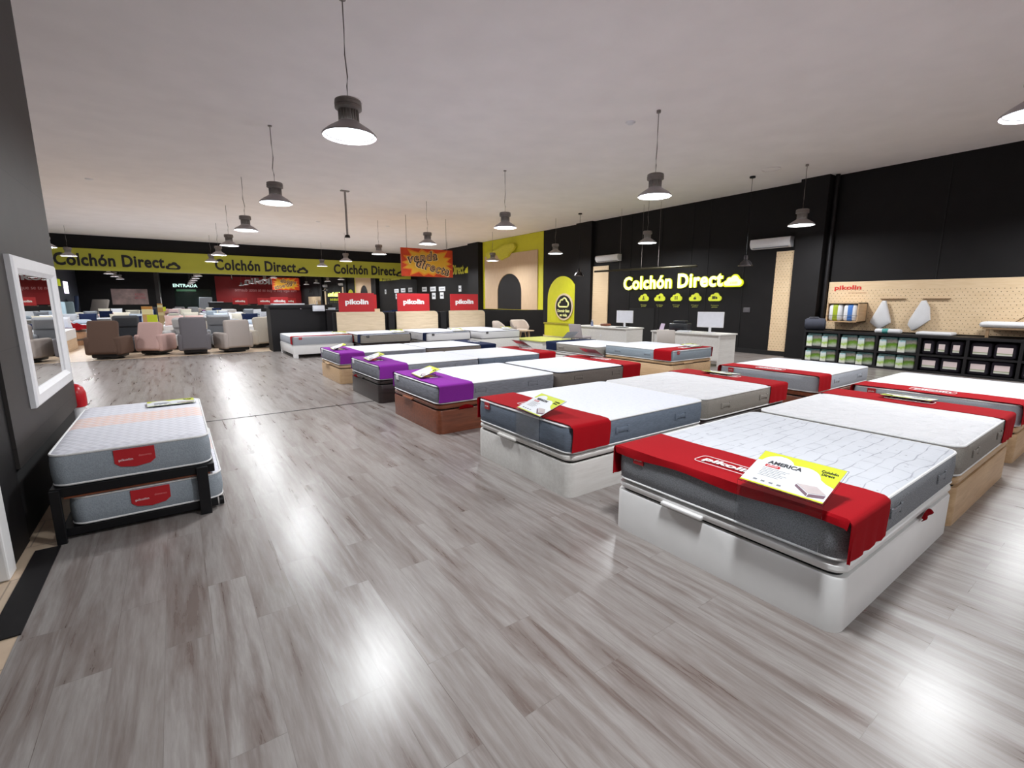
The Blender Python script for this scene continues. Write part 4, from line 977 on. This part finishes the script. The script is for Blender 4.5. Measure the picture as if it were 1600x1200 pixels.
# ---------------------------------------------------------------- kids corner: lime wall, arches, platform
bm = BM(); box(bm, (RX - 0.02, 17.2, 1.1), (RX - 0.001, 22.4, CZ - 0.01)); single('lime_wall_panel', bm, M_lime, 'tall lime painted wall panel behind the wooden arch board', 'wall panel', smooth=False)
arch = [(-2.28, 0), (-1.08, 0), (-1.08, 0.85)] + [(1.06 * math.cos(math.radians(a)) - 0.02, 0.85 + 0.92 * math.sin(math.radians(a))) for a in range(170, 0, -10)] + [(1.04, 0.85), (1.04, 0), (2.28, 0), (2.28, 2.75), (-2.28, 2.75)]
bm = BM(); prism(bm, arch, 0, 0.05, RW(RX - 0.021, 19.85, 1.12)); single('arch_board', bm, M_ply, 'wooden board with a black arch opening over the lime wall', 'board', smooth=False)
a2 = [(-1.07, 0), (1.03, 0), (1.03, 0.85)] + [(1.05 * math.cos(math.radians(a)) - 0.02, 0.85 + 0.91 * math.sin(math.radians(a))) for a in range(10, 171, 10)] + [(-1.07, 0.85)]
bm = BM(); prism(bm, a2, 0, 0.012, RW(RX - 0.021, 19.85, 1.12)); single('black_arch_panel', bm, M_black2, 'black arch panel inside the wooden board', 'panel', smooth=False)
dr = [(-2.0, 0.0), (-1.95, -0.2), (-1.7, -0.75), (-1.45, -0.8), (-1.4, -0.3), (-1.2, -0.05), (-0.95, -0.15), (-0.75, -0.55), (-0.5, -0.72), (-0.3, -0.6), (0.1, -0.5), (0.25, -0.2), (0.55, 0.0), (0.72, 0.3), (0.55, 0.6), (0.1, 0.62), (-0.5, 0.55), (-0.85, 0.35), (-1.3, 0.25), (-1.75, 0.22)]
bm = BM(); prism(bm, [(x, y * 0.56) for x, y in dr], 0.05, 0.16, RW(RX - 0.021, 19.9, 3.98)); bmesh.ops.bevel(bm, geom=[e for e in bm.edges], offset=0.02, segments=2, affect='EDGES')
single('cloud_cutout', bm, mat('soft_lime_board', (206, 202, 60), 0.6), 'lime dripping cloud shape mounted over the wooden arch board', 'wall decoration', smooth=False)
# lime arch with round badge
arch = [(-0.98, 0.0)] + [(-0.98, 1.62)] + [(-0.98 * math.cos(math.radians(a)) , 1.62 + 0.98 * math.sin(math.radians(a))) for a in range(8, 128, 8)] + [(0.62, 2.38), (0.9, 2.1), (0.9, 0.0)]
t = thing('lime_arch', 'ribbed lime arch with a round black cloud badge on the right wall', 'wall panel')
bm = BM(); prism(bm, arch, 0, 0.04, RW(RX - 0.001, 15.85, 0.0)); part('arch_panel', bm, M_lime, t, smooth=False)
bm = BM()
for k in range(22):
    x = -0.95 + 0.083 * k; zt = 1.62 + math.sqrt(max(0, 0.96 - x * x)) * 0.98 if x < 0.62 else 2.2
    box(bm, (x, 0.55, 0.04), (x + 0.045, min(zt, 2.6) - 0.03, 0.05), mtx=RW(RX - 0.001, 15.85, 0))
part('rib', bm, M_lime, t, smooth=False)
q = RW(RX - 0.052, 15.67, 1.28)
bm = BM(); cyl(bm, (0, 0, 0), (0, 0, 0.04), 0.58, n=48); bmesh.ops.transform(bm, matrix=q, verts=bm.verts[:]); part('badge_rim', bm, M_paleoak, t)
bm = BM(); cyl(bm, (0, 0, 0.04), (0, 0, 0.05), 0.5, n=48); bmesh.ops.transform(bm, matrix=q, verts=bm.verts[:]); bd = part('badge', bm, M_black2, t)
bm = BM(); cp = [(x, y + 0.18) for x, y in cloud(0.66)]; tube(bm, [(x, y, 0.055) for x, y in cp], 0.035, 6, True); bmesh.ops.transform(bm, matrix=q, verts=bm.verts[:]); part('cloud_outline', bm, mat('pale_lime_board', (226, 226, 150), 0.6, emit=0.15), bd)
text('lettering', 'Dormir bien', bd, q @ Matrix.Translation((0, -0.17, 0.052)), mat('pale_lime_board', (226, 226, 150)), width=0.78, height=0.13, extrude=0.004, offset=0.03)
text('lettering', 'es vida', bd, q @ Matrix.Translation((0, -0.35, 0.052)), mat('pale_lime_board', (226, 226, 150)), width=0.48, height=0.12, extrude=0.004, offset=0.03)
t = thing('bench', 'lime bench ledge at the foot of the lime arch', 'bench')
bm = BM(); box(bm, (13.7, 15.02, 0.52), (RX - 0.06, 16.8, 0.58), 0.006); part('seat', bm, mat('olive_board', (150, 140, 30), 0.6), t)
bm = BM(); box(bm, (13.73, 15.05, 0.0), (13.78, 16.75, 0.52)); part('front', bm, M_lime, t, smooth=False)
t = thing('platform', 'low lime topped platform beside the left desk', 'platform')
bm = BM(); box(bm, (9.35, 11.5, 0), (10.55, 13.0, 0.27)); part('body', bm, M_whitewood, t, smooth=False)
bm = BM(); box(bm, (9.3, 11.45, 0.27), (10.6, 13.05, 0.3), 0.004); part('top', bm, mat('pale_lime_top', (206, 210, 96), 0.6), t, smooth=False)
# tub chairs
def tub_chair(x, y, rz, label, cm):
    t = thing('tub_chair', label, 'armchair', (x, y, 0), rz)
    bm = BM(); N = 22
    for s in (1,):
        outer = []; 
        rows_ = []
        for k in range(N + 1):
            a = math.radians(-35 + 250 * k / N); hh = 0.6 + 0.22 * min(1, max(0, math.sin(a) + 0.35) * 1.3) ** 0.7
            c, sn = math.cos(a), math.sin(a)
            rows_.append([(0.33 * c, 0.3 * sn, 0.38), (0.37 * c, 0.34 * sn, 0.5), (0.39 * c, 0.36 * sn, hh - 0.04), (0.365 * c, 0.335 * sn, hh), (0.33 * c, 0.3 * sn, hh - 0.03), (0.29 * c, 0.26 * sn, 0.5), (0.28 * c, 0.25 * sn, 0.38)])
        V = [[bm.verts.new(p) for p in r] for r in rows_]
        for a, b in zip(V, V[1:]):
            for i in range(7): bm.faces.new((a[i], a[(i + 1) % 7], b[(i + 1) % 7], b[i]))
        bm.faces.new(V[0]); bm.faces.new(list(reversed(V[-1])))
    part('backrest', bm, cm, t)
    bm = BM(); lathe(bm, [(0, 0.36), (0.27, 0.36), (0.3, 0.39), (0.3, 0.44), (0.27, 0.47), (0, 0.48)], 28); part('seat', bm, cm, t)
    for a in (45, 135, 225, 315):
        c, s_ = math.cos(math.radians(a)), math.sin(math.radians(a)); bm = BM(); cyl(bm, (0.28 * c, 0.28 * s_, 0), (0.2 * c, 0.2 * s_, 0.37), 0.014, 0.02, n=10); part('leg', bm, M_oak, t)
M_tub = fabric('beige_upholstery', (214, 200, 188), 180, var=0.08)
tub_chair(10.85, 14.75, 0.05, 'beige tub chair with wooden legs against the black partition', M_tub)
tub_chair(9.75, 14.35, 1.0, 'beige tub chair right behind the right headboard bed', M_tub)
t = thing('side_table', 'small round wooden side table in front of the tub chair', 'table', (10.6, 14.0, 0))
bm = BM(); lathe(bm, [(0, 0.44), (0.29, 0.44), (0.3, 0.45), (0.3, 0.465), (0, 0.47)], 32); part('table_top', bm, M_ply, t)
for a in (30, 150, 270):
    c, s_ = math.cos(math.radians(a)), math.sin(math.radians(a)); bm = BM(); cyl(bm, (0.24 * c, 0.24 * s_, 0), (0.18 * c, 0.18 * s_, 0.44), 0.014, n=10); part('leg', bm, M_oak, t)

# ---------------------------------------------------------------- desks
def desk(x0, x1, y0, y1, label):
    t = thing('desk', label, 'desk')
    bm = BM(); box(bm, (x0 - 0.02, y0 - 0.03, 0.73), (x1 + 0.02, y1 + 0.03, 0.765), 0.005); part('desk_top', bm, M_whitewood, t)
    bm = BM(); box(bm, (x0 + 0.06, y0 + 0.02, 0.3 * 0 + 0.12), (x0 + 0.085, y1 - 0.02, 0.73)); part('front_panel', bm, M_whitewood, t, smooth=False)
    for y in (y0, y1 - 0.03):
        bm = BM(); box(bm, (x0, y, 0), (x1, y + 0.03, 0.73), 0.003); part('side_panel', bm, M_whitewood, t, smooth=False)
    bm = BM(); cyl(bm, (x0 + 0.055, (y0 + y1) / 2, 0.5), (x0 + 0.065, (y0 + y1) / 2, 0.5), 0.03, n=16); part('cable_cap', bm, M_whitem, t)
    return t
desk(10.4, 11.1, 6.2, 8.15, 'white wood-grain desk at right with printer and monitor')
desk(10.55, 11.25, 9.15, 11.3, 'white wood-grain desk at left with a monitor')
def monitor(x, y, rz, w, h, label, z=0.766):
    t = thing('monitor', label, 'monitor', (x, y, z), rz)
    bm = BM(); box(bm, (-0.012, -w / 2, 0.13), (0.02, w / 2, 0.13 + h), 0.008); part('housing', bm, M_whitem, t)
    bm = BM(); box(bm, (-0.0145, -w / 2 + 0.015, 0.15), (-0.011, w / 2 - 0.015, 0.115 + h)); part('back_cover', bm, M_coverglow, t, smooth=False)  # pale back cover glows weakly, brightness put into its material
    bm = BM(); box(bm, (-0.01, -0.03, 0.0), (0.025, 0.03, 0.2), 0.008); part('neck', bm, M_whitem, t)
    bm = BM(); box(bm, (-0.1, -0.11, 0.0), (0.1, 0.11, 0.012), 0.005); part('foot', bm, M_whitem, t)
monitor(10.8, 6.72, 0.35, 0.62, 0.38, 'large white monitor on the right desk')
monitor(10.95, 9.6, 0.1, 0.58, 0.36, 'white monitor on the left desk')
# things on the right desk
t = thing('printer', 'black printer on the right desk', 'printer', (10.85, 7.6, 0.766), 0.3)
bm = BM(); box(bm, (-0.2, -0.24, 0), (0.2, 0.24, 0.2), 0.03); part('body', bm, mat('black_plastic', (30, 32, 38), 0.4), t)
bm = BM(); box(bm, (-0.12, -0.16, 0.2), (0.16, 0.16, 0.27), 0.02); part('paper_tray', bm, mat('black_plastic', (30, 32, 38)), t)
bm = BM(); box(bm, (-0.26, -0.14, 0.07), (-0.19, 0.14, 0.085), 0.003); part('output_tray', bm, mat('black_plastic', (30, 32, 38)), t)
bm = BM(); box(bm, (-0.1, -0.15, 0), (0.1, 0.15, 0.03), 0.004, mtx=T(10.6, 7.3, 10) @ Matrix.Translation((0, 0, 0.767))); single('paper_stack', bm, M_card, 'white paper stack on the right desk', 'papers')
bm = BM(); prism(bm, [(-0.14, 0), (0.14, 0), (0.12, 0.19), (-0.12, 0.19)], 0, 0.004, FB(10.52, 7.95, 0.768) @ Matrix.Rotation(math.radians(60), 4, 'Y') @ Matrix.Rotation(math.radians(-15), 4, 'X')); single('leaflet', bm, mat('pink_paper', (214, 196, 222), 0.5), 'pinkish leaflet standing on the right desk', 'paper')
bm = BM(); box(bm, (10.42, 7.5, 0.766), (10.5, 7.75, 0.785), 0.004); single('notebook', bm, mat('pink_red_cover', (206, 96, 96), 0.5), 'red notebook on the right desk edge', 'notebook')
t = thing('keyboard', 'black keyboard before the left monitor', 'keyboard')
bm = BM(); box(bm, (10.68, 9.3, 0.766), (10.8, 9.7, 0.78), 0.004); part('body', bm, M_blackm, t)
t = thing('bottle', 'small bottle standing on the left desk', 'bottle', (10.75, 10.75, 0.766))
bm = BM(); lathe(bm, [(0, 0), (0.04, 0), (0.042, 0.1), (0.02, 0.14), (0.018, 0.16), (0, 0.16)], 16); part('body', bm, mat('blue_grey_plastic', (120, 130, 160), 0.3), t)
bm = BM(); lathe(bm, [(0, 0.16), (0.022, 0.16), (0.022, 0.19), (0, 0.19)], 12); part('cap', bm, M_whitem, t)
bm = BM(); soft(bm, (10.95, 10.3, 0.766), (11.15, 10.6, 0.84), 0.03); single('wooden_tray', bm, M_cherry, 'brown object lying on the left desk', 'tray')
# office chairs
def chair(x, y, rz, cm, label, legm=M_blackm):
    t = thing('desk_chair', label, 'chair', (x, y, 0), rz)
    bm = BM(); soft(bm, (-0.23, -0.23, 0.42), (0.23, 0.23, 0.48), 0.025); part('seat', bm, cm, t)
    bm = BM(); soft(bm, (-0.22, -0.02, 0), (0.22, 0.03, 0.42), 0.02, mtx=Matrix.Translation((0, 0.24, 0.45)) @ Matrix.Rotation(math.radians(-14), 4, 'X')); part('backrest', bm, cm, t)
    for a, b in ((-0.2, -0.2), (0.2, -0.2), (-0.2, 0.2), (0.2, 0.2)):
        bm = BM(); cyl(bm, (a * 1.1, b * 1.1, 0), (a, b, 0.43), 0.012, n=8); part('leg', bm, legm, t)
chair(10.1, 10.55, 1.75, fabric('light_grey_chair', (176, 168, 170), 180, var=0.06), 'light grey visitor chair before the left desk')
chair(9.95, 7.25, 1.9, fabric('ivory_chair', (206, 198, 190), 180, var=0.06), 'ivory visitor chair before the right desk')
chair(12.6, 10.6, 1.2, M_blackm, 'black chair between the desks near the dark doorway')

# ================================================================ ARMCHAIR AREA AND FAR SHOWROOM
def recliner(x, y, rz, cm, label, w=0.78, h=1.02, group='recliner armchairs', lean=-10):
    t = thing('recliner_armchair', label, 'armchair', (x, y, 0), rz, group)
    # local: faces +Y, back toward -Y
    bw = w * 0.5
    def bk():
        bm = BM(); soft(bm, (-bw + 0.06, -0.09, -0.28), (bw - 0.06, 0.1, h - 0.42), 0.07, mtx=Matrix.Translation((0, -0.28, 0.42)) @ Matrix.Rotation(math.radians(-lean), 4, 'X')); return fin(bm, cm)
    def hd():
        bm = BM(); soft(bm, (-bw + 0.1, 0.06, h - 0.75), (bw - 0.1, 0.17, h - 0.44), 0.05, mtx=Matrix.Translation((0, -0.28, 0.42)) @ Matrix.Rotation(math.radians(-lean), 4, 'X')); return fin(bm, cm)
    def st():
        bm = BM(); soft(bm, (-bw + 0.13, -0.22, 0.2), (bw - 0.13, 0.42, 0.46), 0.07); return fin(bm, cm)
    def am(s):
        bm = BM(); soft(bm, (s * (bw - 0.07) - 0.08, -0.36, 0.12), (s * (bw - 0.07) + 0.08, 0.4, 0.6), 0.06); return fin(bm, cm)
    def bs():
        bm = BM(); soft(bm, (-bw + 0.1, -0.3, 0.04), (bw - 0.1, 0.34, 0.2), 0.04); return fin(bm, M_blackm)
    def fr():
        bm = BM(); soft(bm, (-bw + 0.15, 0.4, 0.12), (bw - 0.15, 0.47, 0.4), 0.03); return fin(bm, cm)
    k = (cm.name, w, h, lean)
    for nm, f in (('backrest', bk), ('headrest', hd), ('seat', st), ('armrest', lambda: am(-1)), ('armrest', lambda: am(1)), ('base', bs), ('footrest', fr)):
        link(nm, f(), t)
    bm = BM(); cyl(bm, (0, 0, 0), (0, 0, 0.02), 0.3, n=24); part('swivel_plate', bm, M_blackm, t)
    return t
FB_ = lambda n, c, v=0.1: fabric(n, c, 180, var=v)
R_br, R_pk, R_gr, R_lg, R_be, R_dk = FB_('brown_leather', (92, 72, 62)), FB_('pink_velvet', (190, 158, 152)), FB_('grey_weave', (104, 100, 104)), FB_('light_taupe', (166, 156, 150)), FB_('cream_weave', (190, 182, 170)), FB_('charcoal_leather', (66, 68, 72))
recliner(-1.52, 16.75, -0.35, R_br, 'brown recliner seen from behind at the far left', 0.8, 1.04, lean=12)
recliner(-0.52, 17.25, -0.5, R_pk, 'dusty pink recliner seen from behind beside the brown one', 0.72, 0.96, lean=16)
recliner(0.42, 16.8, -0.05, R_gr, 'dark grey recliner seen squarely from behind', 0.78, 1.08, lean=4)
recliner(1.42, 16.85, 0.35, R_lg, 'light taupe recliner turned toward the grey one', 0.84, 0.98, lean=4)
recliner(2.25, 17.9, 0.5, R_be, 'cream recliner beside the black counter', 0.7, 1.02, lean=8)
recliner(-1.2, 18.6, 3.3, R_dk, 'charcoal recliner facing the camera behind the brown one', 0.78, 1.1, lean=6)
recliner(1.2, 18.7, 3.1, FB_('mid_grey_weave', (128, 130, 134)), 'mid grey recliner facing the camera behind the taupe one', 0.8, 1.08, lean=6)
recliner(0.1, 18.9, 2.6, FB_('silver_weave', (176, 174, 174)), 'silver grey recliner facing the camera behind the dark grey one', 0.76, 1.0, lean=6)
# barrel stool with red cloth
t = thing('barrel_table', 'round wooden barrel table at the far left edge', 'table', (-3.05, 22.55, 0))
bm = BM(); lathe(bm, [(0, 0), (0.36, 0), (0.42, 0.2), (0.43, 0.35), (0.42, 0.5), (0.36, 0.7), (0, 0.7)], 28); part('barrel', bm, wood('barrel_wood', (170, 128, 96), (196, 156, 122), axis='z'), t)
bm = BM(); 
for z in (0.2, 0.5): lathe(bm, [(0.425, z - 0.03), (0.44, z - 0.03), (0.44, z + 0.03), (0.425, z + 0.03)], 28)
part('hoop', bm, mat('dark_hoop', (90, 78, 70), 0.5), t)
bm = BM(); N = 16
V = [[bm.verts.new((-3.05 + 0.5 * (i / N * 2 - 1), 22.45 + 0.4 * (j / N * 2 - 1), 0.74 + 0.05 * math.sin(i * 0.9) * math.cos(j * 0.7) - 0.28 * max(0, math.hypot(i / N * 2 - 1, j / N * 2 - 1) - 0.62))) for i in range(N + 1)] for j in range(N + 1)]
for j in range(N):
    for i in range(N): bm.faces.new((V[j][i], V[j][i + 1], V[j + 1][i + 1], V[j + 1][i]))
bmesh.ops.solidify(bm, geom=bm.faces[:], thickness=0.01)
single('cloth', bm, M_red, 'crumpled red cloth lying on the barrel table', 'cloth')
# beds, sofas and pillows of the far showroom
def pillow_me(w, d, h, cm):
    def mk():
        bm = BM(); N = 10; top = []; bot = []
        for j in range(N + 1):
            rt = []; rb = []
            for i in range(N + 1):
                u = i / N * 2 - 1; v = j / N * 2 - 1; e = (1 - u ** 4) ** 0.5 * (1 - v ** 4) ** 0.5
                px = u * w / 2 * (1 - 0.05 * (1 - v * v)); py = v * d / 2 * (1 - 0.05 * (1 - u * u))
                rt.append(bm.verts.new((px, py, h / 2 * e + 0.002))); rb.append(bm.verts.new((px, py, -h / 2 * e - 0.002)))
            top.append(rt); bot.append(rb)
        for j in range(N):
            for i in range(N):
                bm.faces.new((top[j][i], top[j][i + 1], top[j + 1][i + 1], top[j + 1][i])); bm.faces.new((bot[j][i], bot[j + 1][i], bot[j + 1][i + 1], bot[j][i + 1]))
        for k in range(N):
            bm.faces.new((top[0][k], bot[0][k], bot[0][k + 1], top[0][k + 1])); bm.faces.new((top[N][k], top[N][k + 1], bot[N][k + 1], bot[N][k]))
            bm.faces.new((top[k][0], top[k + 1][0], bot[k + 1][0], bot[k][0])); bm.faces.new((top[k][N], bot[k][N], bot[k + 1][N], top[k + 1][N]))
        return fin(bm, cm)
    return cached(('pil', w, d, h, cm.name), mk)
pal = [('white', M_topB), ('cream', FB_('cream_cotton', (222, 216, 200), 0.04)), ('grey', M_sideE), ('pale blue', FB_('pale_blue_cotton', (190, 202, 214), 0.04)), ('navy', M_navy), ('pink', FB_('pink_cotton', (216, 186, 182), 0.05))]
rnd = random.Random(11); cnt = 0
spots = []
for r_, y in enumerate((19.9, 22.4, 25.0, 27.9)):
    for c_, x in enumerate((-5.2, -3.4, -1.6, 0.3, 2.2, 4.2, 6.4, 8.6, 10.8)):
        if r_ == 0 and (x > 3 or -3.2 < x < 2): continue
        if r_ == 1 and x == -3.4: continue
        if x > 12: continue
        spots.append((x, y, r_, c_))
rown = ('nearest row', 'second row', 'third row', 'farthest row'); coln = ('first', 'second', 'third', 'fourth', 'fifth', 'sixth', 'seventh', 'eighth', 'ninth')
for x, y, r_, c_ in spots:
    w = 1.35; l = 1.9; rot = 90 if r_ % 2 == 0 else -90
    m = T(x + w / 2, y - 0.5, 90) if r_ % 2 == 0 else T(x - w / 2, y + 1.4, -90)
    hz = rnd.choice((0.56, 0.6, 0.64)); sk = rnd.choice((M_sideW, M_sideE, M_sideD, M_sideW))
    where = '%s bed from the left, %s of the far showroom' % (coln[c_], rown[r_])
    add_base(m, w, l, rnd.choice((M_whitewood, M_oak, M_whitewood, M_white)), 'bed base of the ' + where, lid=False, z=0.34, group='bed bases in the far showroom')
    add_mattress(m, w, l, 0.342, hz, (sk, M_topB, M_pipew), 'mattress of the ' + where, 'mattresses in the far showroom', handles=False)
    for k in range(2):
        nmc, pm = rnd.choice(pal)
        up = rnd.random() < 0.5
        o = link('pillow', pillow_me(0.6, 0.42, 0.17, pm), None, m @ Matrix.Translation((l - (0.3 if not up else 0.16), 0.36 + 0.64 * k, hz + (0.1 if not up else 0.21))) @ Matrix.Rotation(math.radians(90), 4, 'Z') @ Matrix.Rotation(math.radians(0 if not up else 62), 4, 'X'))
        tag(o, '%s pillow %s on the %s' % (nmc, ('right side', 'left side')[k], where.replace(' from the left', '')), 'pillow', 'pillows on the far showroom beds')
# upright and leaning mattresses
for i, (x, y, w, h, rx, rz, cm, lab) in enumerate(((-5.3, 9.2, 1.3, 1.75, 24, 0.5, M_sideG, 'dark grey mattress leaning upright in the far left corner'), (-6.2, 12.5, 1.4, 1.9, 6, 1.5, fabric('navy_sheet', (44, 54, 78), 160), 'dark blue upright mattress against the far left wall'), (-4.25, 29.9, 0.4, 1.5, 0, 0.0, fabric('pale_sky', (180, 204, 216), 160), 'pale blue rolled mattress standing at the far left'),
        (3.0, -3.9, 1.3, 2.0, 20, 2.9, M_sideE, 'pale mattress leaning upright near the entrance'))):
    bm = BM(); soft(bm, (-w / 2, -0.1, 0), (w / 2, 0.1, h), 0.06, mtx=Matrix.Translation((x, y, 0.0 if rx == 0 else 0.04)) @ Matrix.Rotation(rz, 4, 'Z') @ Matrix.Rotation(math.radians(rx), 4, 'X'))
    single('upright_mattress', bm, cm, lab, 'mattress')
# stacked white mattresses left of the counter
for k in range(3):
    bm = BM(); soft(bm, (2.8 + 0.03 * k, 17.6, 0.1 + 0.27 * k), (4.0 + 0.0 * k, 19.4, 0.1 + 0.27 * k + 0.25), 0.06); single('stacked_mattress', bm, M_sideW, 'white mattress in the stack behind the black counter, %s one' % ('bottom', 'middle', 'top')[k], 'mattress', 'stacked white mattresses behind the counter')
bm = BM(); box(bm, (2.76, 17.55, 0), (4.02, 19.45, 0.098), 0.01); single('pallet_base', bm, M_black2, 'black base under the stack behind the counter', 'base', smooth=False)
# tall carton display and lime card
t = thing('carton_display', 'narrow beige carton tower among the far beds', 'display', (-0.75, 20.9, 0))
bm = BM(); box(bm, (-0.15, -0.15, 0), (0.15, 0.15, 1.35), 0.01); part('carton', bm, pack_mat('carton_print', [(0, (170, 150, 110)), (0.4, (200, 186, 140)), (0.55, (176, 140, 90)), (0.8, (206, 196, 150)), (0.93, (170, 120, 60))]), t, smooth=False)
bm = BM(); box(bm, (-0.72, 19.2, 0.8), (-0.45, 19.22, 1.1), 0.002, mtx=Matrix.Identity(4)); box(bm, (-0.6, 19.2, 0), (-0.57, 19.22, 0.8)); single('price_stand', bm, M_limecard, 'lime price card on a thin stand behind the pink recliner', 'sign', smooth=False)
# banner and entrance wall that the mirror shows
t = thing('wall_banner', 'big red banner with white lettering on the front wall', 'banner')
bm = BM(); box(bm, (4.4, FY + 0.001, 1.15), (13.98, FY + 0.04, 4.45)); part('sheet', bm, M_redban, t, smooth=False)
text('lettering', 'pikolin', t, FB(9.5, FY + 0.045, 3.85), M_txtw, width=3.9, height=0.95, extrude=0.006, offset=0.03)
text('lettering', 'Haz algo que sí que se te nota: duerme', t, FB(9.9, FY + 0.045, 2.8), mat('pale_pink_print', (226, 160, 160), 0.6), width=7.0, height=0.5, extrude=0.006)
t = thing('entrance_sign', 'lit entrance letters above the shop door', 'sign')
me = text_me('ENTRADA', m=M_glowtxt, width=2.35, height=0.36, extrude=0.02, offset=0.03)
link('lettering', me, t, frame((1.4, FY + 0.06, 3.28), (1, 0, 0), (0, 0, 1), (0, -1, 0)))
bm = BM(); box(bm, (0.3, FY + 0.002, 0.05), (3.9, FY + 0.05, 2.9)); struct('door_1', bm, mat('dark_green_glass', (20, 34, 30), 0.15))
bm = BM(); box(bm, (0.5, FY + 0.052, 2.62), (2.4, FY + 0.06, 2.85)); single('lit_transom', bm, M_glowg, 'green lit strip over the entrance door', 'light', smooth=False)
# poster on the partition, lightbox at far left
t = thing('wall_poster', 'wide photo poster on the dark partition wall', 'poster')
bm = BM(); box(bm, (-4.4, PY + 0.001, 1.2), (-1.8, PY + 0.04, 2.6)); part('print', bm, mat('sepia_photo_print', (150, 126, 122), 0.5, var=0.45, scale=1.4), t, smooth=False)
text('lettering', 'OFERTA\nESPECIAL', t, FB(-2.4, PY + 0.042, 1.95), mat('faded_red_print', (176, 70, 80), 0.5), width=0.8, height=0.5, extrude=0.001)
bm = BM(); box(bm, (LX + 0.001, 11.3, 2.1), (LX + 0.05, 12.9, 3.0), 0.01); single('lightbox', bm, M_lightbox, 'glowing white light panel on the far left wall', 'light', smooth=False)
bm = BM(); box(bm, (LX + 0.001, 14.2, 2.6), (LX + 0.04, 15.1, 3.1), 0.01); single('exit_sign', bm, mat('lime_glow', (190, 200, 40), 0.5, emit=0.5), 'small lime sign on the far left wall', 'sign', smooth=False)

# red bags caught between lid and base
for i, (x, y, rz, lab) in enumerate(((3.55, 0.715, 0.2, 'red cloth corner poking out of the nearest white base'), (2.75, 4.825, 0.0, 'red and white bag poking out of the reddish brown base'), (2.415, 7.95, 1.57, 'red bag poking out of the almost black base'))):
    bm = BM(); N = 8; rr = random.Random(i + 4)
    V = [[bm.verts.new((0.2 * (k / N - 0.5), -0.004 - 0.022 * math.sin(math.pi * j / 4) * (0.6 + 0.4 * math.sin(k * 1.3 + i)), -0.012 + 0.05 * j / 4 * (0.3 + 0.7 * math.sin(math.pi * (k + 0.5) / (N + 1))))) for k in range(N + 1)] for j in range(5)]
    for j in range(4):
        for k in range(N): bm.faces.new((V[j][k], V[j][k + 1], V[j + 1][k + 1], V[j + 1][k]))
    bmesh.ops.solidify(bm, geom=bm.faces[:], thickness=0.003)
    single('cloth_bag', bm, M_red, lab, 'bag', mtx=Matrix.Translation((x, y, 0.285)) @ Matrix.Rotation(-rz if rz > 1 else 0, 4, 'Z'))
